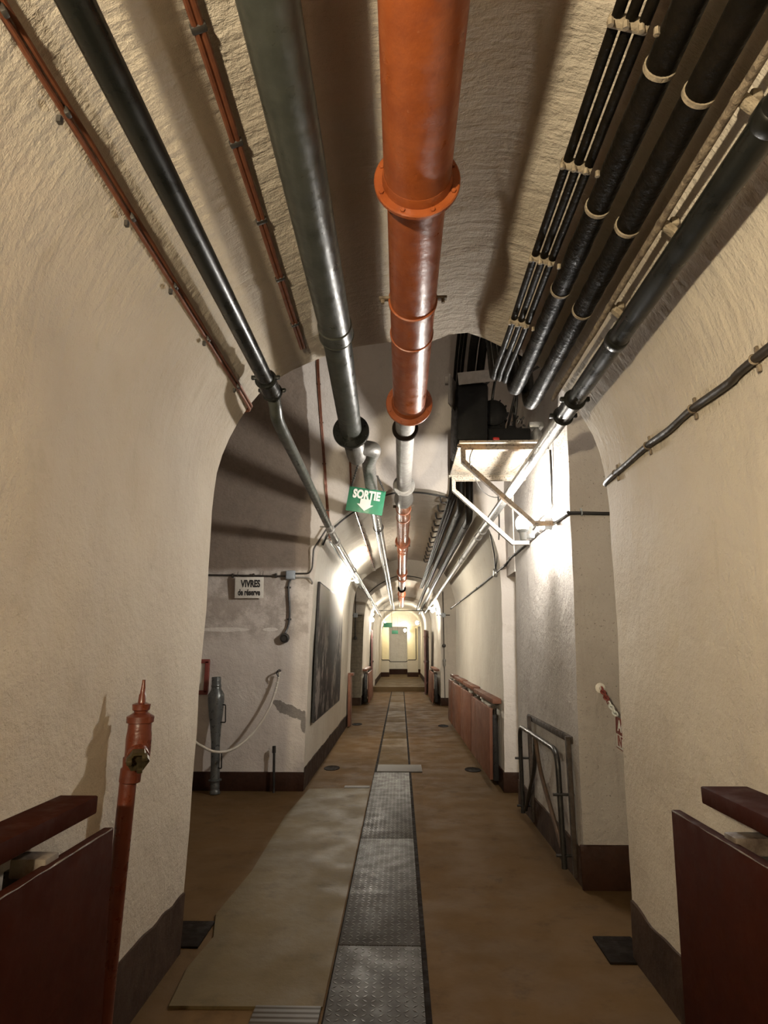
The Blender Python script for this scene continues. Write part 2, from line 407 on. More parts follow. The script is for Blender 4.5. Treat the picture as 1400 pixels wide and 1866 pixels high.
def cross_side(Q, edge, y0, y1, far, x0, x1, mat, name, amp=.006, K=14):
    """the wall of a crossing with the gallery's opening, rising into half of the cross vault"""
    n = len(Q); smax = SPRING+(y1-y0)/2*PI/2
    pairs = []
    for i, (x, z) in enumerate(Q):
        s = z_to_s(y0, y1, z)
        if i < n/2 and z <= 2.4: pairs.append((i, x, s, x0, s))
        elif i > n/2 and z <= 2.4: pairs.append((i, x, s, x1, s))
        else: pairs.append((i, x, s, None, None))
    f = [p for p in pairs if p[3] is None]; m = len(f)
    full = []
    k = 0; done = False
    for p in pairs:
        if p[3] is not None: full.append(p)
        else:
            if k == 0:
                for t in (.25, .5, .75, 1.): full.append((full[-1][0], full[-1][1], full[-1][2], x0, full[-1][2]+(smax-full[-1][2])*1. if t == 1. else pairs[full[-1][0]][2]+(smax-pairs[full[-1][0]][2])*t))
            t = (k+.5)/m; full.append((p[0], p[1], p[2], x0+(x1-x0)*t, smax)); k += 1
            if k == m:
                q = pairs[p[0]+1]
                for t in (1., .75, .5, .25): full.append((q[0], q[1], q[2], x1, q[2]+(smax-q[2])*t))
    bm = newbm(); rows = []
    for (i, x, s, ox, os) in full:
        row = [bm.verts.new(edge[i])]
        for j in range(1, K+1):
            t = j/K; xx = x+(ox-x)*t; ss = s+(os-s)*t
            y, z = barrel_y(y0, y1, ss, far)
            y += rough_pt((xx, y, z), amp) if z > .03 else 0
            row.append(bm.verts.new((xx, y, z)))
        rows.append(row)
    for A, B in zip(rows, rows[1:]):
        for j in range(K):
            vs = []
            for v in (A[j], A[j+1], B[j+1], B[j]):
                if v not in vs: vs.append(v)
            if len(vs) > 2:
                try: bm.faces.new(vs)
                except ValueError: pass
    bmesh.ops.remove_doubles(bm, verts=bm.verts, dist=1e-4)
    struct(name, bm, mat, sharp=1.0)

QN, Q2, Q3, Q4 = (resample(P) for P in (PN, P2, P3, P4))
C1 = (3.47, 7.05); C2 = (12.95, 17.0); YS = 22.3; YE = 29.9
def edge_fn(Q, y0, y1, far, wob, seed):
    out = []
    for i, (x, z) in enumerate(Q):
        y, _ = barrel_y(y0, y1, z_to_s(y0, y1, z), far)
        w = wob*noise.noise(Vector((x*2.2, seed, z*2.2)))*(1 if z > 2.2 else .35)
        if seed == 1 and z > 2.9: w += -.07*math.exp(-((x-.42)/.16)**2)+.03*math.exp(-((x-.15)/.1)**2)
        out.append(y+w)
    return out
def edge_pts(Q, ys, amp=.012):
    out = []
    for i, (x, z) in enumerate(Q):
        d = Vector((-x, 0, 1.6-z)).normalized()*rough_pt((x, ys[i], z), amp)
        if z < .02: d = Vector()
        out.append(Vector((x+d.x, ys[i], z+d.z)))
    return out
e1 = edge_fn(QN, *C1, False, .035, 1); e2 = edge_fn(Q2, *C1, True, .012, 2)
e3 = edge_fn(Q2, *C2, False, .012, 3); e4 = edge_fn(Q3, *C2, True, .012, 4)
vault(QN, lambda i: -7., lambda i: e1[i], ('wall_left', 'ceiling', 'wall_right'), ('near', 'vault', 'near'), ystep=.11)
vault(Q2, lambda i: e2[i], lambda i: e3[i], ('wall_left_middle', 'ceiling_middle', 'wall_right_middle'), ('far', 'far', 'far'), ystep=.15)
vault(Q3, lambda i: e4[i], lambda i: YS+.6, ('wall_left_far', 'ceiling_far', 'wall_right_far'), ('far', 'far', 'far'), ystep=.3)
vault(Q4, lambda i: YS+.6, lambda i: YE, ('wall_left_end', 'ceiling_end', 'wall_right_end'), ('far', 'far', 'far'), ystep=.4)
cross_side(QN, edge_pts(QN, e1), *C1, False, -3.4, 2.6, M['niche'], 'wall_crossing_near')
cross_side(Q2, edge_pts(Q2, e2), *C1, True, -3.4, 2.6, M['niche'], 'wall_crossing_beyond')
cross_side(Q2, edge_pts(Q2, e3), *C2, False, -3.2, 3.0, M['far'], 'wall_second_crossing_near')
cross_side(Q3, edge_pts(Q3, e4), *C2, True, -3.2, 3.0, M['stone'], 'wall_second_crossing_beyond')

def panel(x0, y0, z0, x1, y1, z1, step=.25, amp=.006):
    """an upright rectangle (x0,y0)-(x1,y1) from z0 to z1"""
    bm = newbm(); n = max(1, int(math.hypot(x1-x0, y1-y0)/step)); m = max(1, int((z1-z0)/step))
    nr = Vector((y1-y0, x0-x1, 0)).normalized(); g = []
    for i in range(n+1):
        col = []
        for j in range(m+1):
            p = Vector((x0+(x1-x0)*i/n, y0+(y1-y0)*i/n, z0+(z1-z0)*j/m))
            if 0 < i < n and 0 < j < m: p += nr*rough_pt(p, amp)
            col.append(bm.verts.new(p))
        g.append(col)
    for i in range(n):
        for j in range(m): bm.faces.new((g[i][j], g[i+1][j], g[i+1][j+1], g[i][j+1]))
    return bm
struct('wall_niche_end_left', panel(-3.4, C1[0]-.05, 0, -3.4, C1[1]+.05, 4.9), 'niche')
struct('wall_niche_end_right', panel(2.6, C1[1]+.05, 0, 2.6, C1[0]-.05, 4.9), 'niche')
struct('wall_second_niche_end_left', panel(-3.2, C2[0]-.05, 0, -3.2, C2[1]+.05, 5.1), 'far')
struct('wall_second_niche_end_right', panel(3.0, C2[0]-.05, 0, 3.0, C2[1]+.05, 5.1), 'far')
struct('wall_back', panel(-1.4, -6.98, 0, 1.4, -6.98, 3.5), 'near')
# pier on the right between the niche and the narrow doorway
PY0, PY1 = 4.36, 6.56
bm = newbm()
def pier_x(z): return 1.165+.026*z
NZ, NY = 32, 16
def pp(x, y, z, a=.008): return (x+(rough_pt((x, y, z), a) if z > .02 else 0), y, z)
side = [[bm.verts.new(pp(pier_x(4.8*j/NZ), PY0+(PY1-PY0)*i/NY, 4.8*j/NZ)) for j in range(NZ+1)] for i in range(NY+1)]
for i in range(NY):
    for j in range(NZ): bm.faces.new((side[i][j], side[i+1][j], side[i+1][j+1], side[i][j+1]))
for i in (0, NY):
    y = PY0 if i == 0 else PY1
    prev = side[i]
    for kx in range(1, 7):
        cur = [bm.verts.new((pier_x(4.8*j/NZ)+(2.62-pier_x(4.8*j/NZ))*kx/6, y+rough_pt((kx, y, j*.15), .004), 4.8*j/NZ)) for j in range(NZ+1)]
        for j in range(NZ): bm.faces.new((prev[j], cur[j], cur[j+1], prev[j+1]))
        prev = cur
struct('wall_right_pier', bm, 'pier', sharp=.9)
bm = newbm(); box(bm, (1.9, (PY1+7.06)/2, 3.54), (1.36, 7.06-PY1+.02, 2.5)); struct('trim_1', bm, 'niche')
struct('wall_doorway_back', panel(2.1, PY1-.02, 0, 2.1, 7.1, 2.4), 'niche')
# the arch ring where the gallery narrows at the step, and the end of the gallery
bm = newbm()
A = [bm.verts.new((x, YS+.58, z)) for x, z in Q4]; B = [bm.verts.new((x*1.35, YS+.58, z*1.15 if z > .3 else 0)) for x, z in Q4]
for i in range(len(A)-1): bm.faces.new((A[i], B[i], B[i+1], A[i+1]))
struct('wall_step_arch', bm, 'far')
bm = newbm(); box(bm, (-.80, YE+.25, 1.3), (.50, .5, 2.38), bev=.01); struct('wall_end_pillar_left', bm, 'ochre')
bm = newbm(); box(bm, (.58, YE+.25, 1.3), (.50, .5, 2.38), bev=.01); struct('wall_end_pillar_right', bm, 'ochre')
bm = newbm(); box(bm, (-.1, YE+.255, 3.05), (3.0, .5, 1.14)); struct('trim_2', bm, 'far')
bm = newbm()
arc = [(-2.2+4.4*i/24, YE+3.4-1.1*(1-((i-12)/12)**2)*-1 - .9*((i-12)/12)**2) for i in range(25)]
A = [bm.verts.new((x, y-1.6, 0)) for x, y in arc]; B = [bm.verts.new((x, y-1.6, 3.6)) for x, y in arc]
for i in range(24): bm.faces.new((A[i], A[i+1], B[i+1], B[i]))
struct('wall_end_curved', bm, 'far', sharp=1.2)
bm = newbm(); box(bm, (0, YE+2.4, 3.6), (5, 5.2, .1)); struct('ceiling_end_turn', bm, 'far')
bm = newbm()
for i in range(24):
    (xa, ya), (xb, yb) = arc[i], arc[i+1]
    v = [bm.verts.new(p) for p in ((xa, ya-1.61, .15), (xb, yb-1.61, .15), (xb, yb-1.61, .42), (xa, ya-1.61, .42))]; bm.faces.new(v)
struct('baseboard_end_curved', bm, 'base', sharp=1.2)
for sx, nm in ((-.80, 'left'), (.58, 'right')):
    bm = newbm(); box(bm, (sx, YE+.2, .25), (.52, .44, .22)); struct('baseboard_end_'+nm, bm, 'base')

# floors
def slab(x0, y0, x1, y1, z, th=.12, step=.4):
    bm = newbm(); box(bm, ((x0+x1)/2, (y0+y1)/2, z-th/2), (x1-x0, y1-y0, th)); return bm
struct('floor', slab(-3.45, -7.1, 3.05, YS+.02, 0), 'floor')
struct('floor_raised', slab(-3.0, YS, 3.0, YE+6, .155, .17), 'strip')
bm = newbm(); pts = [(-1.0, 2.98), (-.345, 2.99), (-.345, 7.16), (-1.0, 7.10), (-1.06, 6.0), (-1.03, 4.6), (-1.07, 3.9), (-1.0, 3.62), (-1.03, 3.3)]
lo = [bm.verts.new((x, y, -.01)) for x, y in pts]; hi = [bm.verts.new((x+.006, y, .012)) for x, y in pts]
bm.faces.new(hi)
for i in range(len(pts)): bm.faces.new((lo[i], lo[(i+1) % len(pts)], hi[(i+1) % len(pts)], hi[i]))
struct('floor_screed', bm, 'slab', sharp=.3)

# baseboards painted along the walls, with a ragged upper edge
def baseboard(name, Pw, side, ya, yb, h, rag, mat):
    bm = newbm(); n = max(3, int((yb-ya)/.05)); rows = []
    for i in range(n+1):
        y = ya+(yb-ya)*i/n; hh = h+rag*(noise.noise(Vector((y*1.3, side, h)))+.6*noise.noise(Vector((y*6, side*3, h))))
        col = []
        for j in range(5):
            z = hh*j/4; x = wall_x(Pw, z, side) if not callable(Pw) else Pw(z)
            col.append(bm.verts.new((x-side*.012, y, z)))
        col.append(bm.verts.new((col[-1].co.x+side*.03, y, hh+.004))); rows.append(col)
    for a, b in zip(rows, rows[1:]):
        for j in range(5): bm.faces.new((a[j], b[j], b[j+1], a[j+1]))
    return struct(name, bm, mat)
baseboard('baseboard_left', PN, -1, -6.9, 3.46, .29, .035, 'base_worn')
baseboard('baseboard_right', PN, 1, -6.9, 3.46, .26, .04, 'base_worn')
baseboard('baseboard_left_middle', P2, -1, 7.06, 12.9, .23, .02, 'base_worn')
baseboard('baseboard_right_middle', P2, 1, 7.08, 12.9, .20, .01, 'base')
baseboard('baseboard_right_pier', pier_x, 1, PY0+.0, PY1, .22, .01, 'base_worn')
baseboard('baseboard_left_far', P3, -1, 17.02, YS+.55, .22, .01, 'base')
baseboard('baseboard_right_far', P3, 1, 17.02, YS+.55, .22, .01, 'base')
for nm, x0, x1, y, h, m in (('baseboard_niche_left', -3.39, -1.045, 7.035, .19, 'base'), ('baseboard_niche_right', 1.145, 2.6, PY0-.012, .26, 'base'), ('baseboard_doorway', 1.085, 2.1, 7.03, .2, 'base'),
                      ('baseboard_second_left', -3.19, -1.06, 16.98, .2, 'base_worn'), ('baseboard_second_right', 1.06, 2.99, 16.98, .2, 'base')):
    bm = newbm(); box(bm, ((x0+x1)/2, y, h/2), (x1-x0, .03, h), bev=.005); struct(nm, bm, m)
bm = newbm()
A = [(x, .155) for x in (0,)]
for s, nm in ((-1, 'left'), (1, 'right')):
    baseboard('baseboard_end_gallery_'+nm, lambda z, s=s: (-.02+(-1.06*.86 if s < 0 else 1.10*.86)), s, YS+.6, YE-.05, .36, .0, 'base')

# ------------------------------------------------------------------ floor fittings
def plate(label, y0, y1, x0=-.325, x1=.095, name='cover_plate', mat='checker', z=.010, group=None, cat='floor plate'):
    bm = newbm(); box(bm, ((x0+x1)/2, (y0+y1)/2, z/2+.0005), (x1-x0, y1-y0-.008, z), bev=.002)
    return tag(obj(name, bm, mat), label, cat, group)
plate('checkered steel cover plate at the head of the drain, beside the ribbed iron cover', 1.9, 3.55, group='checker plates over the drain')
plate('checkered steel cover plate, second along the drain from the ribbed iron cover', 3.55, 5.36, group='checker plates over the drain')
plate('checkered steel cover plate ending at the wide cross cover of the drain', 5.36, 8.02, group='checker plates over the drain')
plate('wide flat ribbed cover lying across the drain beyond the checkered plates', 8.06, 8.52, -.30, .26, 'cross_cover', 'ribbed', .014)
plate('small ribbed iron cover beside the first checkered plate', 2.55, 3.0, -.625, -.345, 'iron_cover', 'ribbed', .012)
plate('narrow ribbed drain grate across the worn screed, near the photo board', 7.14, 7.25, -.62, -.345, 'drain_grate', 'ribbed', .016, cat='grate')
cy = [8.55, 10.9, 13.2, 15.6, 18.0, 20.2, 22.2]
ordn = ['adjoining the ribbed cross cover', 'second beyond the ribbed cross cover', 'at the mouth of the second crossing', 'inside the second crossing', 'just past the second crossing', 'ending at the low step']
for a, b, t in zip(cy, cy[1:], ordn):
    plate('smooth cement cover slab of the drain, '+t, a, b, -.30, .095, 'cover_slab', 'strip', .008, 'cement slabs over the drain')
bm = newbm(); box(bm, (-.105, 12.05, -.0005), (.455, 20.3, .006)); struct('trim_3', bm, 'hole')
def drain(label, px, py, rx, ry, rect=False):  # flat dark plates stand in for open drain holes and floor pits
    p = on_z(px, py, 0); bm = newbm()
    if rect:
        box(bm, (p.x, p.y, .005), (rx*2, ry*2, .012), bev=.003)
    else:
        rings(bm, [[(p.x+rx*math.cos(2*PI*i/24)*k, p.y+ry*math.sin(2*PI*i/24)*k, z) for i in range(24)] for z, k in ((0., 1.), (.006, 1.), (.006, .86), (.003, .8))])
    tag(obj('drain_hole_plate', bm, 'hole'), label, 'drain cover', 'dark plates drawn for openings in the floor')
drain('dark disc as drain hole below the large photo board', 605, 1400, .10, .16)
drain('dark disc as drain hole below the red-brown bench by the narrow doorway', 862, 1403, .10, .16)
drain('dark disc as drain hole at the corner of the second crossing by the red post', 651, 1320, .10, .20)
drain('dark disc as drain hole below the last bench of the red-brown row', 808, 1323, .10, .20)
drain('dark plate as open pit at the pier foot beside the worn screed', 343, 1704, .10, .15, True)
drain('dark plate as open pit at the pier foot next to the chain niche', 1132, 1733, .10, .14, True)

# ------------------------------------------------------------------ pipes along the vault
YB = -6.5
def flange(bm, x, y, z, r, rin, th=.022, n=36, bolts=0):
    lathe(bm, (x, y-th/2, z), (0, 1, 0), [(0, rin*.98), (0, r-.004), (.004, r), (th-.004, r), (th, r-.004), (th, rin*.98)], n)
    return bm
def bolts(parent, x, y, z, r, k, mat, size=.009, th=.022):
    for i in range(k):
        a = 2*PI*(i+.5)/k; bm = newbm(); c = Vector((x+r*math.cos(a), y, z+r*math.sin(a)))
        lathe(bm, c-Vector((0, th/2+size*.8, 0)), (0, 1, 0), [(0, size*.8), (size*.2, size), (th+size*1.6, size)], 6)
        obj('bolt', bm, mat, parent)
# large orange pipe
OX, OZ = .068, 3.10
t = thing('orange_duct_pipe', 'thick orange painted pipe under the crown of the vault', 'pipe', (OX, 0, OZ))
bm = newbm(); tube(bm, line((OX, YB, OZ), (OX, 1.86, OZ), .3), .117, 40, wob=.004)
obj('pipe_body', bm, 'orange', t)
bm = newbm(); tube(bm, line((OX, 1.87, OZ), (OX, 3.88, OZ), .2), .108, 40, wob=.005); obj('pipe_body', bm, 'orange', t)
bm = newbm(); flange(bm, OX, 1.86, OZ, .152, .11, .02); lathe(bm, (OX, 1.815, OZ), (0, 1, 0), [(0, .118), (.03, .124), (.04, .124)], 40)
f = obj('flange', bm, 'orange', t); bolts(f, OX, 1.86, OZ, .136, 8, M['orange'])
bm = newbm(); flange(bm, OX, 3.88, OZ, .156, .105, .026); lathe(bm, (OX, 3.82, OZ), (0, 1, 0), [(0, .109), (.03, .118), (.055, .118)], 40)
f = obj('flange', bm, 'orange', t); bolts(f, OX, 3.88, OZ, .14, 8, M['orange'])
for y, r in ((2.62, .116), (2.93, .113)):
    bm = newbm(); lathe(bm, (OX, y-.012, OZ), (0, 1, 0), [(0, .106), (.003, r), (.021, r), (.024, .106)], 40)
    cl = obj('pipe_band', bm, 'orange', t)
    if y < 2.8:
        for s in (-1, 1):
            bm = newbm(); box(bm, (OX+s*.135, y, OZ+.01), (.05, .03, .012), bev=.002); lathe(bm, (OX+s*.142, y, OZ-.015), (0, 0, 1), [(0, .009), (.03, .009)], 6)
            obj('band_lug', bm, 'rust', cl)
# dull grey pipe hanging across the crossing
GX, GZ = .045, 3.10
t = thing('grey_centre_pipe', 'dull grey pipe crossing the open bay between the two orange pipes', 'pipe', (GX, 5, GZ))
bm = newbm(); tube(bm, line((GX, 3.90, GZ), (GX, 6.3, GZ), .3), .072, 32); obj('pipe_body', bm, 'dullgrey', t)
bm = newbm(); flange(bm, GX, 4.36, GZ, .098, .072, .03); obj('collar', bm, 'hole', t, label='dark rubber collar')
bm = newbm(); flange(bm, GX, 6.02, GZ, .112, .07, .03); f = obj('flange', bm, 'dullgrey', t); bolts(f, GX, 6.02, GZ, .096, 8, M['dullgrey'], .007, .03)
bm = newbm(); lathe(bm, (GX, 6.10, GZ), (0, 1, 0), [(0, .075), (.03, .085), (.3, .09), (.42, .102), (.5, .106), (.56, .098), (.6, .086)], 32); obj('socket', bm, 'dullgrey', t)
# orange pipe beyond
t = thing('orange_gallery_pipe', 'slimmer orange pipe with many flanges running down the gallery beyond the open bay', 'pipe', (GX, 7, GZ))
bm = newbm(); tube(bm, line((GX, 6.72, GZ), (GX, 13.3, GZ), .5), .085, 28); obj('pipe_body', bm, 'orange2', t)
bm = newbm(); tube(bm, line((GX, 13.3, GZ), (GX, 16.2, GZ), .5), .09, 28); obj('pipe_body', bm, 'orange2', t)
bm = newbm(); tube(bm, line((GX, 16.2, GZ), (GX, 17.6, GZ), .5), .065, 24); obj('pipe_body', bm, 'silver', t, label='bare steel length')
bm = newbm(); tube(bm, line((GX, 17.6, GZ), (GX, YS+.6, GZ-.08), .5), .085, 24); obj('pipe_body', bm, 'orange2', t)
for y, r in ((9.4, .118), (13.35, .118), (14.4, .115), (17.1, .115), (18.9, .125), (20.6, .12)):
    bm = newbm(); flange(bm, GX, y, GZ, r, .08, .04); f = obj('flange', bm, 'orange2' if y != 17.1 else 'hole', t)
for y in (7.05, 7.55, 9.9, 10.2):
    bm = newbm(); lathe(bm, (GX, y-.012, GZ), (0, 1, 0), [(0, .08), (.003, .092), (.021, .092), (.024, .08)], 28)
    cl = obj('pipe_band', bm, 'orange2', t)
    if y in (7.05, 9.9):
        for s in (-1, 1):
            bm = newbm(); box(bm, (GX+s*.105, y, GZ+.02), (.035, .03, .03), bev=.003); obj('band_lug', bm, 'rust', cl)
# big grey pipe
KX, KZ = -.33, 3.12
F4 = on_y(640, 786, 4.15); F5 = on_y(652, 838, 4.46); D4 = (F4-Vector((KX, 2.95, KZ))).normalized()
t = thing('large_grey_pipe', 'thick grey painted pipe beside the orange one, ending in a black flange', 'pipe', (KX, 0, KZ))
bm = newbm(); tube(bm, line((KX, YB, KZ), (KX, 2.95, KZ), .3), .083, 36, wob=.006); obj('pipe_body', bm, 'grey', t)
bm = newbm(); tube(bm, line((KX, 2.95, KZ), F4, .2), .077, 36, wob=.006); obj('pipe_body', bm, 'grey', t)
bm = newbm(); lathe(bm, Vector((KX, 2.86, KZ)), (0, 1, 0), [(0, .08), (.01, .089), (.12, .091), (.125, .078)], 36)
ring(bm, (KX, 2.97, KZ), (0, 1, 0), .088, .006, 36)
obj('coupling', bm, 'grey', t)
bm = newbm(); lathe(bm, F4-D4*.015, D4, [(0, .07), (0, .126), (.004, .13), (.03, .13), (.034, .126), (.034, .07)], 36); f = obj('flange', bm, 'black', t, label='black flange')
a, b, _ = basis(D4)
for i in range(8):
    th = 2*PI*(i+.5)/8; bm = newbm(); lathe(bm, F4-D4*.028+(a*math.cos(th)+b*math.sin(th))*.108, D4, [(0, .009), (.055, .009)], 6); obj('bolt', bm, 'black', f)
bm = newbm(); L = (F5-F4).length; lathe(bm, F4, (F5-F4), [(0, .074), (L*.55, .074), (L*.75, .073), (L*.9, .068), (L*.98, .056), (L, .04)], 30); obj('end_cap', bm, 'zinc', t)
# silver branch
SX, SZ = -.265, 2.95
br = fillet([F4.lerp(F5, .55), F4.lerp(F5, .6)+Vector((.14, .06, .02)), Vector((SX+.005, 4.95, 3.02)), Vector((SX, 5.6, 2.97)), Vector((SX, 6.2, SZ))], .13, 8)
t = thing('silver_branch_pipe', 'galvanised pipe branching off the capped grey pipe behind the green exit sign', 'pipe', br[0])
bm = newbm(); tube(bm, br, .058, 24); obj('elbow', bm, 'zinc', t)
bm = newbm(); tube(bm, line((SX, 6.2, SZ), (SX, YS+.6, SZ-.05), .6), .055, 24); obj('pipe_body', bm, 'silver', t)
for y in (7.45, 10.4, 13.4, 16.4, 19.3):
    bm = newbm(); ring(bm, (SX, y, SZ), (0, 1, 0), .06, .006, 20); lathe(bm, (SX, y, SZ-.062), (0, 0, -1), [(0, .01), (.03, .01)], 6); box(bm, (SX, y, SZ+.17), (.01, .02, .26)); obj('hanger', bm, 'clip', t)
# black pipe at the left haunch
BX, BZ = -.72, 2.915
t = thing('black_water_pipe', 'glossy black pipe along the haunch between the two copper cable runs', 'pipe', (BX, 0, BZ))
bm = newbm(); tube(bm, line((BX, YB, BZ), (BX, 3.2, BZ), .4), .043, 24); obj('pipe_body', bm, 'black', t)
bend = [(BX, 3.2, BZ), on_x(497, 718, BX), on_x(502, 742, BX+.005), on_x(506, 765, BX), on_x(522, 800, BX), on_x(560, 877, BX), on_x(597, 955, BX)]
bm = newbm(); tube(bm, smooth_path(bend, 8), .037, 24); obj('offset_bend', bm, 'grey', t)
bm = newbm(); lathe(bm, (BX, 3.06, BZ), (0, 1, 0), [(0, .044), (.008, .052), (.2, .052), (.21, .04)], 24)
for y in (3.07, 3.24): ring(bm, (BX, y, BZ), (0, 1, 0), .05, .01, 24)
for y in (3.07, 3.24):
    for s in (-1, 1): box(bm, (BX+s*.063, y, BZ+.01), (.03, .02, .02), bev=.003)
obj('coupling', bm, 'black', t)
e = Vector(bend[-1])
t2 = thing('galvanised_wall_pipe', 'slim galvanised pipe running above the lamp over the photo board', 'pipe', e)
pts = [e]+[Vector((BX, 6.8, 2.675)), Vector((BX, 12, 2.665)), Vector((BX, YS+.6, 2.62))]
bm = newbm(); tube(bm, sum([line(a, b, .6)[:-1] for a, b in zip(pts, pts[1:])], [])+[pts[-1]], .036, 20); obj('pipe_body', bm, 'silver', t2)
for y in (6.25, 6.85, 9.5, 12.2, 15, 18):
    z = 2.695 if y < 6.5 else 2.672; bm = newbm(); lathe(bm, (BX, y-.03, z), (0, 1, 0), [(0, .037), (.005, .045), (.055, .045), (.06, .037)], 20); box(bm, (BX-.06, y, z+.03), (.1, .02, .012)); obj('joint', bm, 'dullgrey', t2)
bm = newbm(); tube(bm, smooth_path([(BX-.06, 6.75+.6*i, 2.65+.008*math.sin(i*2.1)) for i in range(10)], 4), .011, 8)
tag(obj('white_cable', bm, 'bluegrey'), 'thin pale cable slung beside the galvanised pipe above the photo board', 'cable')
# black pipe at the right haunch
RX, RZ = .95, 2.81
t = thing('black_drain_pipe', 'black pipe along the haunch below the tarred bundle', 'pipe', (RX, 0, RZ))
bm = newbm(); tube(bm, line((RX, YB, RZ), (RX, 3.2, RZ), .3), .045, 24, wob=.01); obj('pipe_body', bm, 'black', t)
for y in (1.3, 2.45):
    bm = newbm(); lathe(bm, (RX, y, RZ), (0, 1, 0), [(0, .045), (.006, .05), (.05, .05), (.056, .045)], 24); obj('pipe_joint', bm, 'black', t)
bm = newbm(); lathe(bm, (RX, 3.12, RZ), (0, 1, 0), [(0, .045), (.01, .054), (.08, .054), (.09, .05), (.28, .05), (.29, .04)], 24)
for y in (3.14, 3.38):
    ring(bm, (RX, y, RZ), (0, 1, 0), .052, .009, 24)
    for s in (-1, 1): box(bm, (RX+s*.064, y, RZ), (.03, .025, .025), bev=.004)
obj('coupling', bm, 'black', t)
t = thing('silver_drain_pipe', 'bright galvanised pipe passing under the machine shelf and above the crossing lamp', 'pipe', (RX, 3.45, RZ))
bm = newbm(); tube(bm, line((RX, 3.4, RZ), (RX, 7.0, RZ), .12), [.046 if i < 3 else .04 for i in range(31)][:len(line((RX, 3.4, RZ), (RX, 7.0, RZ), .12))]+[.04]*0, 24); obj('pipe_body', bm, 'silver', t)
bm = newbm(); tube(bm, line((RX, 7.0, RZ), (RX-.02, YS+.6, RZ-.05), .8), .037, 20); obj('pipe_body', bm, 'silver', t)
for y in (6.95, 7.35, 9.0, 9.4, 11.8, 14.5):
    bm = newbm(); lathe(bm, (RX, y, RZ), (0, 1, 0), [(0, .038), (.006, .047), (.08, .047), (.086, .038)], 20); obj('joint', bm, 'dullgrey', t)

# ------------------------------------------------------------------ copper cables
def near_pt(ratio, y, inset): x, z = prof_at(PN, ratio, inset); return Vector((x, y, z))
def cable_pair(t, pts_fn, ys, r, mat, dx):
    for s in (-1, 1):
        pts = []
        for i, y in enumerate(ys):
            p, tang = pts_fn(y); w = .0025*noise.noise(Vector((y*3, s*5, 0)))
            pts.append(p+tang*(s*dx+w))
        bm = newbm(); tube(bm, pts, r, 8); obj('cable', bm, mat, t)
xw, zw = prof_at(PN, -.635, .014)
tw = Vector((.45, 0, .9)).normalized()
t = thing('copper_cable', 'twin copper cables clipped to the plaster above the red standpipe', 'cable', (xw, 0, zw))
ys = [YB+i*.5 for i in range(16)]+[1.2+i*.11 for i in range(20)]
cable_pair(t, lambda y: (Vector((xw, y, zw)), tw), ys, .0085, 'copper', .0105)
yend = ys[-1]
for s in (-1, 1):
    bm = newbm(); p0 = Vector((xw, yend, zw))+tw*s*.0105
    tube(bm, fillet([p0, Vector((xw, 3.50, zw-.005))+tw*s*.0105, Vector((xw-.12, 3.53, zw+.0))+tw*s*.0105], .04), .0085, 8); obj('cable', bm, 'copper', t)
for px, py in ((5, 5), (121, 186), (240, 381), (318, 511), (378, 605), (432, 695)):
    y = on_x(px, py, xw).y; bm = newbm(); box(bm, (xw, y, zw), (.014, .02, .052), Matrix.Rotation(-.47, 3, 'Y').to_3x3(), .004)
    box(bm, Vector((xw-.012, y, zw-.035)), (.012, .014, .02)); obj('cable_clip', bm, 'clip', t)
xc, zc = prof_at(PN, -.325, .014)
tc = Vector((.93, 0, .36)).normalized()
t = thing('copper_ceiling_cable', 'copper cables clipped to the vault between the black pipe and the thick grey pipe', 'cable', (xc, 0, zc))
ys = [YB+i*.5 for i in range(16)]+[1.2+i*.115 for i in range(19)]
cable_pair(t, lambda y: (Vector((xc, y, zc)), tc), ys, .010, 'copper', .009)
for px, py in ((370, 50), (437, 260), (480, 402), (515, 507), (541, 590)):
    y = on_z(px, py, zc).y; bm = newbm(); box(bm, (xc, y, zc), (.046, .024, .022), Matrix.Rotation(-.37, 3, 'Y').to_3x3(), .005); obj('cable_clip', bm, 'clip', t)
# the same run down the wall of the crossing
def lun(px, py, off=.015):
    """sight line onto the far wall / cross vault of the first crossing"""
    lo, hi = 4.0, 7.2
    d = ray(px, py); o = Vector((0, 0, EYE))
    c = sum(C1)/2; R = (C1[1]-C1[0])/2-off
    best = None
    for i in range(400):
        y = 5.0+2.1*i/399; p = o+d*(y/d.y)
        if p.z <= SPRING: ins = y >= C1[1]-off
        else: ins = (y-c)**2+(p.z-SPRING)**2 >= R*R
        if ins: return p
    return p
t = thing('copper_drop_cable', 'copper cables dropping down the wall of the open bay to the elbow of black pipe', 'cable', lun(600, 975))
for s in (-1, 1):
    bm = newbm(); pts = [lun(578, 600)+Vector((.006*s, 0, 0))]+[lun(px, py)+Vector((.008*s, 0, 0)) for px, py in ((579, 660), (583, 730), (588, 800), (593, 870), (597, 930), (600, 965), (602, 985))]
    tube(bm, smooth_path(pts, 4), .0085, 8); obj('cable', bm, 'copper', t)
for px, py in ((581, 700), (586, 770), (591, 845), (597, 930)):
    bm = newbm(); p = lun(px, py, .01); box(bm, p, (.045, .02, .015), None, .004); obj('cable_clip', bm, 'clip', t)
p2 = [lun(637, 780), lun(638, 830), lun(640, 880), lun(643, 915)]
t = thing('copper_gallery_cable', 'copper cable entering the gallery behind the green exit sign', 'cable', p2[0])
x2, z2 = prof_at(P2, -.335, .012)
bm = newbm(); tube(bm, smooth_path(p2+[Vector((x2, 7.2, z2)), Vector((x2, 8.5, z2)), Vector((x2, 10.5, z2)), Vector((x2, 12.9, z2))], 5), .012, 8); obj('cable', bm, 'copper', t)
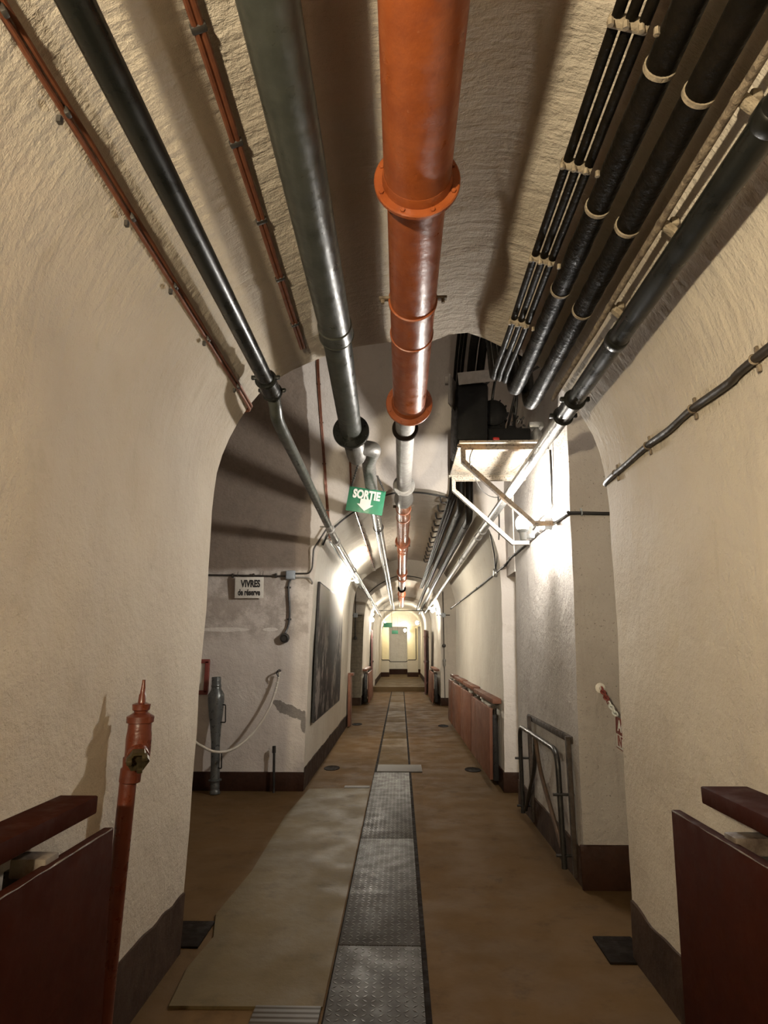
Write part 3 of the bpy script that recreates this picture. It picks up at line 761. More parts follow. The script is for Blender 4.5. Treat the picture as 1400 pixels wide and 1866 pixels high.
for i in range(10):
    y = 7.5+i*.55; bm = newbm(); box(bm, (x2, y, z2), (.045, .02, .024), None, .005); obj('cable_clip', bm, 'clip', t)

# ------------------------------------------------------------------ tarred bundle on the right haunch
def over(x, y):  # bundle path leaving the vault, over the crossing and down again
    return None
def bundle_pipe(name, label, x, z, r, mat, rings_y, over_h, x2, z2):
    t = thing(name, label, 'pipe', (x, 0, z))
    near = line((x, YB, z), (x, 2.2, z), .4)+line((x, 2.25, z), (x, 3.55, z), .035)
    bm = newbm(); tube(bm, near, [r*(1+.012*noise.noise(Vector((p.y*3, x, 0)))+(.03*math.sin(p.y*2*PI/.14+2*noise.noise(Vector((p.y*3, x, 5))))+.05*noise.noise(Vector((p.y*26, x, 1))) if p.y > 2.2 else 0)) for p in near], 22)
    obj('pipe_body', bm, mat, t)
    up = fillet([(x, 3.55, z), (x, 3.74, z+.01), (x-.0, 3.86, z+.6), (x, 4.6, 4.42), (x, 5.6, 4.46), (x, 6.45, 4.02), (x2, 6.86, 3.45), (x2, 6.98, z2), (x2, 7.5, z2)], .16, 5)
    bm = newbm(); tube(bm, up, r*.97, 20); obj('rising_bend', bm, mat, t)
    far = line((x2, 7.4, z2), (x2-.02, 16.0, z2-.02), .12)
    bm = newbm(); tube(bm, far, [r*1.05*(1+.05*noise.noise(Vector((p.y*11, x, 2)))) for p in far], 18); obj('pipe_body', bm, mat, t)
    far = line((x2-.02, 16.0, z2-.02), (x2-.1, YS+.5, z2-.22), .4)
    bm = newbm(); tube(bm, far, r, 14); obj('pipe_body', bm, mat, t)
    for y in rings_y:
        bm = newbm(); lathe(bm, (x, y-.009, z), (0, 1, 0), [(0, r*.98), (.002, r+.0035), (.016, r+.0035), (.018, r*.98)], 24); obj('joint_ring', bm, 'ring', t, label='chalky white joint ring')
    return t
AX, AZ = .745, 3.105; QX, QZ = .84, 3.005
ya = [on_z(px, py, AZ).y for px, py in ((1208, 122), (1095, 377), (1025, 527))]
yb = [on_z(px, py, QZ).y for px, py in ((1275, 170), (1147, 412), (1070, 565))]
bundle_pipe('tarred_pipe', 'black tarred pipe of the bundle lying beside the three thin cables', AX, AZ, .044, 'tar', ya, 0, .71, 3.085)
bundle_pipe('tarred_pipe', 'black tarred pipe of the bundle lying beside the rusty conduit', QX, QZ, .044, 'tar', yb, 0, .805, 2.955)
CX, CZ = .635, 3.165
for k, (dx, dz, what) in enumerate(((-.036, .012, 'outermost of three thin black cables bundled along the vault'), (0, .0, 'middle one of three thin black cables bundled along the vault'), (.036, -.012, 'thin black bundled cable lying against the tarred pipe'))):
    t = thing('bundled_cable', what, 'cable', (CX+dx, 0, CZ+dz), 'thin cables of the tarred bundle')
    pts = [(CX+dx+.006*noise.noise(Vector((y*1.5, 7, 0))), y, CZ+dz) for y in [YB+.5*i for i in range(15)]+[1.0+.12*i for i in range(22)]]
    pts += [(CX+dx, 3.68, CZ+dz+.02), (CX+dx, 3.8, CZ+.35), (CX+dx, 4.2, 4.2), (CX+dx, 5.2, 4.6), (CX+dx, 6.3, 4.25), (CX+dx-.0, 6.9, 3.4), (CX+dx-.02, 7.1, 3.2), (CX+dx-.03, 9, 3.16), (CX+dx-.03, 12.9, 3.16), (CX+dx-.06, 17, 3.1)]
    bm = newbm(); tube(bm, smooth_path(pts, 3), .0165, 10); obj('cable', bm, 'tar', t)
    if k == 0:
        for px, py in ((1157, 40), (1052, 300), (990, 470), (952, 585)):
            y = on_z(px, py, CZ).y; bm = newbm(); box(bm, (CX-.004, y, CZ-.004), (.115, .024, .044), Matrix.Rotation(.32, 3, 'Y').to_3x3(), .01)
            for q in range(4): lathe(bm, (CX-.06+.04*q, y-.02, CZ-.03-.012*q+.02), (0, .2, -1), [(0, .008), (.02, .009)], 6)
            obj('cable_clamp', bm, 'ring', t, label='crusted pale clamp')
        for i in range(12):
            y = 7.25+.48*i; bm = newbm()
            tube(bm, fillet([(CX-.06, y, 3.215), (CX-.13, y, 3.205), (CX-.145, y-.05, 3.24), (CX-.145, y-.05, 3.30)], .03), .011, 8); obj('cable_hook', bm, 'clip', t)
cx2, cz2 = .925, 2.96
t = thing('rusty_conduit', 'crusty rusted conduit with wall clamps between tarred pipes and black haunch pipe', 'conduit', (cx2, 0, cz2))
pts = [(cx2+.004*noise.noise(Vector((y*2, 9, 0))), y, cz2) for y in [YB+.5*i for i in range(15)]+[1.0+.1*i for i in range(26)]]
bm = newbm(); tube(bm, pts, .013, 10, wob=.25); obj('conduit_body', bm, 'rust', t)
for px, py in ((1340, 180), (1200, 405), (1108, 563)):
    y = on_x(px, py, cx2).y; bm = newbm(); box(bm, (cx2+.03, y, cz2-.005), (.085, .03, .026), Matrix.Rotation(.8, 3, 'Y').to_3x3(), .004); box(bm, (cx2+.055, y+.01, cz2+.015), (.03, .05, .03), None, .006)
    obj('conduit_clamp', bm, 'ring', t)

# ------------------------------------------------------------------ wall cables on the right
xr = wall_x(PN, 2.44, 1)-.018
A0 = on_x(1400, 640, xr); zr = A0.z
t = thing('black_wall_cable', 'thick brown-black cable sagging between four clips on the curved wall', 'cable', (xr, 2, zr))
ys = [YB+.5*i for i in range(16)]+[on_x(px, py, xr).y for px, py in ((1375, 655), (1330, 697), (1262, 745), (1220, 783), (1180, 812), (1140, 848), (1112, 871))]
zs = [zr]*16+[on_x(px, py, xr).z for px, py in ((1375, 655), (1330, 697), (1262, 745), (1220, 783), (1180, 812), (1140, 848), (1112, 871))]
pts = [(xr, y, z) for y, z in zip(ys, zs) if y < 3.5]
pts = sorted(pts, key=lambda p: p[1])+[(xr+.04, 3.52, zr+.005), (xr+.2, 3.50, zr+.01)]
bm = newbm(); tube(bm, smooth_path(pts, 4), .0155, 12); obj('cable', bm, 'browncable', t)
for px, py in ((1375, 655), (1262, 745), (1180, 812), (1122, 862)):
    p = on_x(px, py, xr); bm = newbm(); ring(bm, p, (0, 1, 0), .0155, .005, 14); box(bm, p+Vector((.012, 0, .032)), (.012, .016, .03), None, .003); box(bm, p+Vector((.012, 0, -.032)), (.012, .016, .026), None, .003); obj('cable_clip', bm, 'rust', t)
pf = [on_y(1113, 936, PY0-.014), on_y(1060, 935, PY0-.014), on_y(1037, 935, PY0-.014)]
pxx = pier_x(2.46)-.018
ps = [on_x(1028, 940, pxx), on_x(1005, 955, pxx), on_x(985, 968, pxx), on_x(960, 990, pxx), on_x(930, 1018, pxx), Vector((pxx-.03, 6.9, 2.40)), on_x(903, 1045, 1.14), on_x(870, 1072, 1.135), on_x(840, 1095, 1.135), on_x(822, 1109, 1.135)]
t = thing('black_pier_cable', 'black cable turning the pier corner below the machine shelf and running on along the gallery', 'cable', pf[0])
bm = newbm(); tube(bm, smooth_path([pf[0]+Vector((.5, 0, 0))]+pf+[Vector((pxx, PY0-.005, ps[0].z))]+ps, 4), .013, 10); obj('cable', bm, 'cable', t)
for p in (pf[1],): bm = newbm(); ring(bm, p, (1, 0, 0), .016, .005, 12); box(bm, p+Vector((0, .006, .026)), (.014, .01, .02)); obj('cable_clip', bm, 'bluegrey', t)
for p in ps[1:]:
    bm = newbm(); ring(bm, p, (0, 1, -.4), .014, .005, 12); obj('cable_clip', bm, 'clip', t)
jb = on_x(903, 1044, 1.13)
t = thing('junction_box', 'small round pale junction box on the gallery wall above the narrow doorway corner', 'junction box', jb)
bm = newbm(); lathe(bm, jb+Vector((.02, 0, 0)), (-1, 0, 0), [(0, .05), (.03, .05), (.045, .042), (.048, .02)], 16); obj('box_body', bm, 'silver', t)
bm = newbm(); tube(bm, smooth_path([jb+Vector((0, 0, .03)), jb+Vector((-.02, -.1, .2)), jb+Vector((-.08, -.25, .42))], 5), .008, 8); obj('lead', bm, 'cable', t)
bm = newbm(); tube(bm, smooth_path([jb+Vector((0, -.02, .03)), jb+Vector((.01, -.15, .2)), jb+Vector((.02, -.3, .5)), jb+Vector((.02, -.3, .95))], 5), .007, 8); obj('lead', bm, 'cable', t)

# ------------------------------------------------------------------ machine shelf
nb = [(1.19, 3.085), (.475, 3.085)]
SH = 3.12
t = thing('wall_shelf', 'speckled peeling wall shelf on two bent steel brackets carrying the black machine', 'shelf', (1.19, 5.2, SH))
bm = newbm(); box(bm, (.84, 5.22, SH-.012), (.72, 1.06, .02), None, .003); obj('shelf_board', bm, 'speck', t)
def bracket(y, mat):
    bm = newbm(); strip(bm, [(1.20, y, 3.07), (.515, y, 3.07), (.515, y, 2.96), (1.05, y, 2.45), (1.20, y, 2.45)], (0, 1, 0), .05, .034)
    box(bm, (.84, y, 3.095), (.74, .06, .012)); obj('bracket', bm, mat, t)
bracket(4.76, 'speckdark'); bracket(5.68, 'speck')
t = thing('black_machine', 'black machine with motor, tall hood and cables on the high shelf', 'machine', (.85, 5.1, SH))
bm = newbm(); box(bm, (.60, 5.05, SH+.27), (.26, .62, .52), Matrix.Rotation(.04, 3, 'Y'), .035); obj('housing', bm, 'machine', t)
bm = newbm(); box(bm, (.88, 5.1, SH+.08), (.42, .5, .16), None, .015); lathe(bm, (.80, 4.84, SH+.035), (1, 0, 0), [(0, .02), (.2, .02), (.21, .0)], 12); obj('base', bm, 'machine', t)
bm = newbm(); lathe(bm, (.80, 4.92, SH+.33), (0, 1, 0), [(0, .08), (.02, .115), (.3, .115), (.34, .07)], 28)
for i in range(12): a = 2*PI*i/12; box(bm, (.80+.12*math.cos(a), 5.08, SH+.33+.12*math.sin(a)), (.012, .26, .03), Matrix.Rotation(-a+PI/2, 3, 'Y'))
box(bm, (.8, 5.08, SH+.2), (.2, .24, .14), None, .01); obj('motor', bm, 'machine', t)
bm = newbm(); box(bm, (.95, 5.0, SH+.18), (.07, .12, .07), None, .01); lathe(bm, (.985, 5.0, SH+.16), (0, 0, 1), [(0, .012), (.25, .008)], 8); obj('valve', bm, 'machine', t)
bm = newbm(); lathe(bm, (.765, 4.80, SH+.035), (1, 0, 0), [(0, .02), (.008, .024), (.045, .024), (.05, .02)], 14); obj('knob', bm, 'redknob', t, label='red knob')
bm = newbm(); box(bm, (.635, 4.71, SH+.55), (.30, .012, .10), Matrix.Rotation(-.10, 3, 'Y') @ Matrix.Rotation(.2, 3, 'X'), .002); obj('hood_flap', bm, 'card', t, label='pale grey flap')
bm = newbm(); box(bm, (.445, 4.82, SH+.46), (.012, .2, .26), Matrix.Rotation(-.35, 3, 'Z') @ Matrix.Rotation(.05, 3, 'Y'), .002); box(bm, (.41, 4.78, SH+.55), (.05, .04, .06)); obj('side_flap', bm, 'card', t)
for pts in ([(.72, 5.0, SH+.5), (.76, 5.0, SH+.62), (.86, 4.95, SH+.65), (1.0, 4.95, SH+.55), (1.0, 5.05, SH+.3), (.97, 5.1, SH+.12)],
            [(.80, 5.0, SH+.44), (.82, 4.9, SH+.6), (.84, 4.7, SH+.66), (.9, 4.4, SH+.62), (.9, 4.0, SH+.3)], [(.92, 5.2, SH+.1), (.98, 5.2, SH+.35), (1.05, 5.2, SH+.6), (1.15, 5.1, SH+.75), (1.26, 5.0, SH+.8)]):
    bm = newbm(); tube(bm, smooth_path(pts, 6), .012, 10); obj('cable', bm, 'cable', t)
bm = newbm()
for i in range(26):
    a = i*.9; c = Vector((1.02+.035*math.cos(a), 5.0+.03*math.sin(a*1.3), SH+.12+.008*i)); tube(bm, [c, c+Vector((random.uniform(-.03, .03), random.uniform(-.03, .03), random.uniform(-.02, .03)))], .008, 6)
obj('wire_bundle', bm, 'cable', t)
bm = newbm(); lathe(bm, (1.145, 4.9, SH), (0, 0, 1), [(0, .04), (.004, .045), (.13, .045), (.15, .03), (.165, .02)], 18); box(bm, (1.14, 4.9, SH+.19), (.12, .09, .05), None, .01)
tag(obj('metal_canister', bm, 'silver'), 'small shiny metal canister beside the black machine on the shelf', 'canister')
def xat(px, py, x): return on_x(px, py, x)
pw = pier_x(2.7)-.012
bm = newbm(); tube(bm, smooth_path([on_x(1003, 820, pw), on_x(1005, 860, pw), on_x(1006, 905, pw), on_x(1004, 926, pw), on_x(985, 945, pw), on_x(972, 965, pw)], 5), .009, 8)
tag(obj('lamp_cable', bm, 'cable'), 'black cable dropping down the pier from the shelf to the crossing lamp', 'cable')
bm = newbm(); tube(bm, smooth_path([on_y(862, 818, 4.66), on_y(857, 845, 4.66), on_y(880, 895, 5.2), on_y(912, 905, 5.5), on_y(945, 870, 5.3), on_y(975, 790, 4.9)], 6), .004, 6)
tag(obj('loose_wire', bm, 'cable'), 'thin loose wire looping below the shelf around the near bracket', 'wire')

# ------------------------------------------------------------------ lamps
def bulkhead(label, p, wall, W, col, r=.055, second=None, cup=0., group='wall lamps of the gallery'):
    """p globe centre, wall = direction to the wall"""
    w = Vector(wall).normalized(); p = Vector(p)
    t = thing('wall_lamp', label, 'lamp', p+w*.1, group)
    bm = newbm(); a, b, d = basis(w)
    lathe(bm, p+w*.035, w, [(0, .03), (.005, .05), (.03, .06), (.075, .06)] if not cup else [(.02, .012), (.13, .012), (.135, .05), (.21, .05)], 20); obj('lamp_base', bm, 'bluegrey', t)
    area = 4*PI*r*r*1.2
    bm = newbm(); lathe(bm, p+Vector((0, 0, r*1.25)), (0, 0, -1), [(r*2.5*(1-math.cos(PI*i/12))/2, max(.002, r*math.sin(PI*i/12))) for i in range(13)], 20)
    obj('glass_globe', bm, emit('lamp_glow', col, W/(PI*area)), t)
    if cup:
        bm = newbm(); z = -r*.8
        lathe(bm, p+Vector((0, 0, z)), (0, 0, -1), [(0, cup-.01), (.0, cup), (.012, cup), (.03, cup*.6), (.07, .03), (.09, .025)], 28)
        box(bm, p+w*.04+Vector((0, 0, z-.06)), (max(.03, abs(w.x)*.1), .03, .03)); obj('lamp_shade_cup', bm, 'bluegrey', t)
    if second:
        bm = newbm(); q = p+Vector(second); lathe(bm, q+Vector((0, 0, r*.7)), (0, 0, -1), [(r*1.4*(1-math.cos(PI*i/10))/2, max(.002, .65*r*math.sin(PI*i/10))) for i in range(11)], 16)
        obj('bulb', bm, emit('bulb_glow', col, .35*W/(PI*area)), t)
        bm = newbm(); tube(bm, [p+w*.06, q+w*.06, q+w*.01], .012, 8); obj('lamp_arm', bm, 'bluegrey', t)
    return t
WARM = (1., .85, .60); NEUT = (1., .93, .80); COOL = (1., .96, .90)
bulkhead('glowing globe lamp on the pier between the shelf brackets', (1.0, 4.94, 2.485), (1, 0, 0), 235, COOL, .055, cup=.05)
bulkhead('twin glowing bulb lamp on the gallery wall above the photo board', (-.89, 10.1, 2.55), (-1, 0, .1), 180, NEUT, .06, (.12, .9, .12))
bulkhead('small distant glowing lamp over the open door beyond the second crossing', (-.93, 20.6, 2.40), (-1, 0, .1), 120, NEUT, .055, (-.0, .5, .2))
bulkhead('distant glowing lamp on the gallery wall opposite, past the second crossing', (.93, 17.9, 2.56), (1, 0, .1), 115, NEUT, .06, (-.05, .8, .1))
bulkhead('distant glowing lamp beside the hanging cables near the low step', (.66, 24.6, 2.45), (1, 0, .1), 75, NEUT, .06)
bulkhead('distant glowing lamp on the inner side of the end pillar', (.22, 29.75, 2.30), (1, .3, 0), 45, NEUT, .06)
bulkhead('distant warm lamp lighting the pale yellow end pillar', (-.72, 28.9, 2.62), (-1, 0, .1), 55, (1., .88, .6), .05)
# two unseen lamps added to brighten crossing and end turn, one behind the viewer
bulkhead('added unseen lamp brightening the second crossing', (1.75, 13.15, 2.4), (0, -1, 0), 95, NEUT, .06)
bulkhead('added unseen lamp brightening the turn at the gallery end', (1.7, 31.2, 2.4), (0, -1, 0), 70, NEUT, .06)
bulkhead('wall lamp behind the viewer on the side of the red standpipe', (-.95, -1.0, 2.02), (-1, 0, 0), 600, WARM, .06, cup=.15)  # its wide cup is sized to keep lamp light off the near floor

# ------------------------------------------------------------------ signs
def face_matrix(origin, right, up):
    r = Vector(right).normalized(); u = Vector(up); u = (u-r*u.dot(r)).normalized(); n = r.cross(u)
    m = Matrix((r, u, n)).transposed().to_4x4(); m.translation = origin; return m
sy = 5.5
c4 = [on_y(637, 886, sy), on_y(703, 896, sy), on_y(697, 939, sy), on_y(630, 930, sy)]
ctr = sum(c4, Vector())/4; rt = (c4[1]-c4[0]); upv = (c4[0]-c4[3]); W_, H_ = rt.length, upv.length
fm = face_matrix(ctr, rt, upv)
t = thing('exit_sign', 'green SORTIE sign with white down arrow hanging on chains', 'sign', ctr)
bm = newbm(); box(bm, (0, 0, 0), (W_, H_, .006), None, .002); bmesh.ops.transform(bm, matrix=fm, verts=bm.verts); obj('sign_board', bm, 'green', t)
bm = newbm(); text_bm(bm, 'SORTIE', H_*.47, fm @ Matrix.Translation((0, H_*.22, .005)), H_*.022, .0015, W_*.86/(H_*.47*3.75)); obj('lettering', bm, 'signwhite', t, fixn=False)
bm = newbm(); k = H_
ar = [(-.21*k, .06*k), (.21*k, .06*k), (.21*k, -.16*k), (.33*k, -.16*k), (0, -.42*k), (-.33*k, -.16*k), (-.21*k, -.16*k)]
lo = [bm.verts.new((x, y, .003)) for x, y in ar]; hi = [bm.verts.new((x, y, .0065)) for x, y in ar]; bm.faces.new(hi); bm.faces.new(lo[::-1])
for i in range(7): bm.faces.new((lo[i], lo[(i+1) % 7], hi[(i+1) % 7], hi[i]))
bmesh.ops.transform(bm, matrix=fm, verts=bm.verts); obj('arrow', bm, 'signwhite', t)
def chain(a, b, n, wire=.0028, lw=.008, ll=.016):
    bm = newbm(); a = Vector(a); b = Vector(b); d = (b-a).normalized(); e, f, _ = basis(d)
    for i in range(n):
        c = a.lerp(b, (i+.5)/n); s = e if i % 2 else f; L = (b-a).length/n*.72
        pts = [c+d*L*math.cos(q)+s*lw*math.sin(q) for q in [2*PI*j/10 for j in range(11)]]
        tube(bm, pts, wire, 5, False)
    return bm
obj('chain', chain(c4[0]+Vector((.02, 0, 0)), F5+Vector((.0, .02, -.03)), 18), 'clip', t)
obj('chain', chain(c4[1]+Vector((-.01, 0, 0)), Vector((SX+.075, 5.05, 2.93)), 20), 'clip', t)
# the two green signs far down the gallery
for lab, px, py, y, w in (('small green sign hanging far down the gallery under the galvanised pipe', 707, 1139, 20.0, .27), ('smallest green sign hanging farther along, before the end pillars', 720, 1152, 25.5, .25)):
    p = on_y(px, py, y); t = thing('hanging_sign', lab, 'sign', p)
    bm = newbm(); box(bm, p, (w, .01, w*.55), None, .002); obj('sign_board', bm, 'green', t)
    bm = newbm()
    for s in (-1, 1): tube(bm, [p+Vector((s*w*.45, 0, w*.27)), p+Vector((s*w*.45, 0, w*.27+.55))], .005, 6)
    obj('hanger', bm, 'clip', t)
# food store sign
p0 = on_y(430, 1052, 7.0); p1 = on_y(480, 1090, 7.0); ctr = (p0+p1)/2; w = p1.x-p0.x; h = p0.z-p1.z
fm = face_matrix(Vector((ctr.x, 6.985, ctr.z)), (1, 0, -.0), (0, -.10, 1))
t = thing('stores_sign', 'white board reading VIVRES de reserve in black letters, hung below the wall conduit', 'sign', (ctr.x, 6.985, ctr.z))
bm = newbm(); box(bm, (0, 0, 0), (w, h, .012), None, .002); bmesh.ops.transform(bm, matrix=fm, verts=bm.verts); obj('sign_board', bm, 'white', t)
bm = newbm(); text_bm(bm, 'VIVRES', h*.46, fm @ Matrix.Translation((w*.05, h*.17, .0075)), h*.02, .001, .66); obj('lettering', bm, 'ink', t, fixn=False)
bm = newbm(); text_bm(bm, 'de réserve', h*.40, fm @ Matrix.Translation((0, -h*.24, .0075)), h*.016, .001, .62); obj('lettering', bm, 'ink', t, fixn=False)
bm = newbm()
for s in (-1, 1): tube(bm, [Vector((ctr.x+s*w*.45, 6.985, ctr.z+h*.48)), Vector((ctr.x+s*w*.45, 7.02, 2.355))], .003, 6)
obj('hanger', bm, 'clip', t)
# niche conduit, box and socket
zj = on_y(530, 1048, 7.02).z; xj = on_y(530, 1048, 7.02).x
t = thing('wall_conduit', 'thin brown conduit running level along the niche wall above the white board', 'conduit', (xj, 7.02, zj))
bm = newbm(); tube(bm, smooth_path([(-3.35, 7.02, zj-.02), (-2.6, 7.02, zj+.005), (-2.0, 7.02, zj), (-1.6, 7.02, zj-.008), (xj-.05, 7.02, zj-.012)], 5), .010, 8); obj('conduit_body', bm, 'browncable', t)
for px in (424, 462, 503):
    q = on_y(px, 1049, 7.02); bm = newbm(); box(bm, (q.x, 7.03, zj-.004), (.02, .04, .05), None, .006); obj('conduit_clip', bm, 'clip', t)
t = thing('electrical_box', 'pale grey square electrical box at the end of the niche conduit', 'electrical box', (xj, 7.02, zj))
bm = newbm(); box(bm, (xj, 7.015, zj-.0), (.105, .07, .10), None, .01); obj('box_body', bm, 'bluegrey', t)
bm = newbm(); box(bm, (xj, 6.978, zj), (.088, .012, .084), None, .004); obj('box_lid', bm, 'bluegrey', t)
for dz, lab in ((.018, 0), (-.028, 1)):
    bm = newbm(); tube(bm, fillet([(xj+.05, 7.02, zj+dz), (xj+.21, 7.02, zj+dz)]+([(xj+.245, 7.02, zj+dz+.06), (xj+.26, 6.99, zj+.3), (xj+.42, 6.97, zj+.55)] if lab == 0 else [(xj+.255, 7.01, zj+dz-.05), (-1.035+.01, 7.1, zj-.12), (-1.0, 7.25, zj-.15)]), .03), .009, 8); obj('outlet_conduit', bm, 'dullgrey' if lab else 'browncable', t)
q = on_y(518, 1162, 7.0)
t = thing('wall_socket', 'round black wall socket at the foot of the drop cable below the grey box', 'socket', (q.x, 7.03, q.z))
bm = newbm(); tube(bm, smooth_path([(xj+.0, 7.02, zj-.05), (xj-.02, 7.02, zj-.14), (q.x+.05, 7.02, zj-.4), (q.x+.04, 7.02, q.z+.14), (q.x+.01, 7.0, q.z+.05)], 5), .011, 8); obj('cable', bm, 'cable', t)
bm = newbm(); lathe(bm, (q.x, 7.05, q.z), (.1, -1, -.1), [(0, .05), (.03, .055), (.07, .05), (.075, .035), (.06, .03)], 20); obj('socket_body', bm, 'clip', t)
for z in (zj-.14, zj-.5):
    bm = newbm(); box(bm, (xj-.02 if z > zj-.3 else q.x+.045, 7.03, z), (.05, .03, .02), None, .004); obj('cable_clip', bm, 'clip', t)
# photo board
pa = on_x(570, 1066, -.985); pb = on_x(614, 1096, -.985); za = .64
PW = (7.33, 10.35)
t = thing('photo_board', 'tall black and white photo board on the gallery wall below the twin bulb lamp', 'board', (-.99, 8.8, .65))
def quad_board(x0, x1, off, inset, th):
    bm = newbm(); (ya, yb) = (PW[0]+inset, PW[1]-inset); z0, z1 = .66+inset, 2.27-inset
    return box(bm, (0, (ya+yb)/2, (z0+z1)/2), (th, yb-ya, z1-z0), None, .003)
sh = math.atan2(.035, 1.6)
for nm, mt, off, ins, th in (('board_back', 'ink', 0, 0, .028), ('photo_print', 'poster', .016, .02, .006)):
    bm = quad_board(0, 0, 0, ins, th)
    for v in bm.verts: v.co.x += -.998+off+(v.co.z-1.0)*.024
    o = obj(nm, bm, mt, None)
    o.data.transform(Matrix.Translation(-Vector((-.99, 8.8, .65)))); o.parent = t

# ------------------------------------------------------------------ things in the niche
base = on_z(392, 1442, 0); base.y = 6.86; base = Vector((on_y(392, 1440, 6.86).x, 6.86, 0))
t = thing('grey_nozzle', 'gunmetal tapered tube with two handles leaning upright on the niche wall', 'nozzle', base)
dirn = Vector((-.055, .035, 1)).normalized()
pr = [(0, .052), (.02, .056), (.035, .048), (.06, .046), (.075, .05), (.09, .046), (.125, .048), (.128, .068), (.142, .068), (.146, .05), (.3, .046), (.52, .047), (.7, .062), (.86, .08), (.95, .087), (1.0, .086), (1.05, .056), (1.075, .05), (1.08, .054), (1.1, .054), (1.105, .05), (1.18, .05), (1.185, .046), (1.185, .036)]
bm = newbm(); lathe(bm, base+Vector((0, 0, .005)), dirn, pr, 28); obj('tube_body', bm, 'nozzle', t)
for z0, z1, r0, r1 in ((.72, .90, .064, .084), (.26, .42, .047, .047)):
    q0 = base+dirn*z0; q1 = base+dirn*z1; bm = newbm()
    tube(bm, fillet([q0+Vector((r0-.005, -.02, 0)), q0+Vector((r1+.03, -.035, 0)), q1+Vector((r1+.03, -.035, 0)), q1+Vector((r1-.005, -.02, 0))], .015), .007, 8); obj('handle', bm, 'steel', t)
# red framed notice behind it
q0 = on_y(345, 1205, 7.0); q1 = on_y(378, 1262, 7.0)
t = thing('red_frame_notice', 'red framed white notice on the niche wall behind the gunmetal tube', 'notice', (q1.x-.17, 7.03, q1.z))
cx_ = q1.x-.15; zc_ = (q0.z+q1.z)/2; hh = q0.z-q1.z
bm = newbm(); box(bm, (cx_, 7.02, zc_), (.26, .015, hh-.04)); obj('notice_sheet', bm, 'white', t)
bm = newbm()
for s in (-1, 1): box(bm, (cx_+s*.13, 7.01, zc_), (.045, .05, hh), None, .004); box(bm, (cx_, 7.01, zc_+s*hh/2), (.30, .05, .045), None, .004)
obj('frame', bm, 'red', t)
# hose
hp = [on_y(px, py, y) for px, py, y in ((509, 1226, 6.97), (507, 1240, 6.96), (501, 1262, 6.93), (490, 1292, 6.87), (472, 1322, 6.80), (448, 1349, 6.70), (420, 1367, 6.60), (392, 1370, 6.5), (370, 1361, 6.4), (352, 1348, 6.3), (325, 1315, 6.15), (300, 1260, 6.05))]
t = thing('hose', 'cream hose hooked to the niche wall and sagging across the gunmetal tube', 'hose', hp[0])
hp += [Vector((-2.9, 6.05, 1.15)), Vector((-3.38, 6.1, 1.3))]
bm = newbm(); tube(bm, smooth_path(hp, 6), .0135, 12); obj('hose_body', bm, 'hose', t)
bm = newbm(); q = hp[0]; tube(bm, smooth_path([q+Vector((0, .08, .02)), q+Vector((0, -.02, .03)), q+Vector((-.02, -.03, -.0)), q+Vector((.0, -.03, -.04))], 5), .009, 8); obj('wall_hook', bm, 'steel', t)
bm = newbm()
for i in range(5):
    c = hp[0].lerp(hp[2], i/4); ring(bm, c, hp[2]-hp[0], .015, .0035, 12, 5)
obj('wire_tie', bm, 'white', t)
q = on_y(500, 1360, 6.97)
t = thing('stub_pipe', 'short thin iron pipe standing against the niche wall near the broken plaster', 'pipe', (q.x, 6.97, 0))
bm = newbm(); tube(bm, [(q.x+.015, 6.95, 0), (q.x, 6.97, q.z-.05)], .014, 12); obj('pipe_body', bm, 'steel', t)
bm = newbm(); lathe(bm, (q.x, 6.97, q.z-.07), (-.03, .03, 1), [(0, .014), (.004, .02), (.07, .02), (.075, .015)], 12); obj('cap', bm, 'steel', t)

# ------------------------------------------------------------------ red standpipe
hx, hy = -1.03, 2.47
t = thing('standpipe', 'red painted standpipe with brass outlet against the wall', 'standpipe', (hx, hy, 0))
bm = newbm(); tube(bm, [(hx-.02, hy-.02, 0), (hx-.005, hy, 1.04)], .031, 20); obj('pipe_body', bm, 'hydrant', t)
bm = newbm(); vx = hx+.022
lathe(bm, (hx, hy, 1.00), (.06, 0, 1), [(0, .032), (.004, .039), (.05, .039), (.056, .033), (.09, .036)], 22)
lathe(bm, (vx, hy, 1.06), (0, 0, 1), [(0, .03), (.015, .046), (.10, .047), (.13, .044), (.155, .043), (.158, .051), (.18, .051), (.184, .044), (.195, .026)], 26); obj('valve_body', bm, 'hydrant', t)
bm = newbm(); lathe(bm, (vx, hy, 1.25), (0, 0, 1), [(0, .024), (.01, .026), (.014, .032), (.035, .034), (.04, .02)], 22); obj('bonnet', bm, 'hydrant', t)
bm = newbm(); lathe(bm, (vx, hy, 1.285), (.02, 0, 1), [(0, .015), (.035, .013), (.04, .010), (.055, .009), (.07, .007), (.092, .006)], 10); obj('spindle', bm, 'hydrant', t)
nd = Vector((.38, -.85, -.42)).normalized(); n0 = Vector((vx, hy, 1.125))
bm = newbm(); lathe(bm, n0, nd, [(0, .036), (.05, .036), (.052, .040), (.062, .040), (.064, .035)], 24); obj('outlet_neck', bm, 'hydrant', t)
bm = newbm(); lathe(bm, n0+nd*.062, nd, [(0, .032), (.003, .041), (.03, .042), (.032, .03), (.012, .026)], 6)
a, b, _ = basis(nd)
for s in (.2, 2.4, 4.4):
    e = a*math.cos(s)+b*math.sin(s); c = n0+nd*.095+e*.03; box(bm, c, (.02, .02, .03), Matrix((a, b, nd)).transposed(), .004)
obj('brass_coupling', bm, 'brass', t)
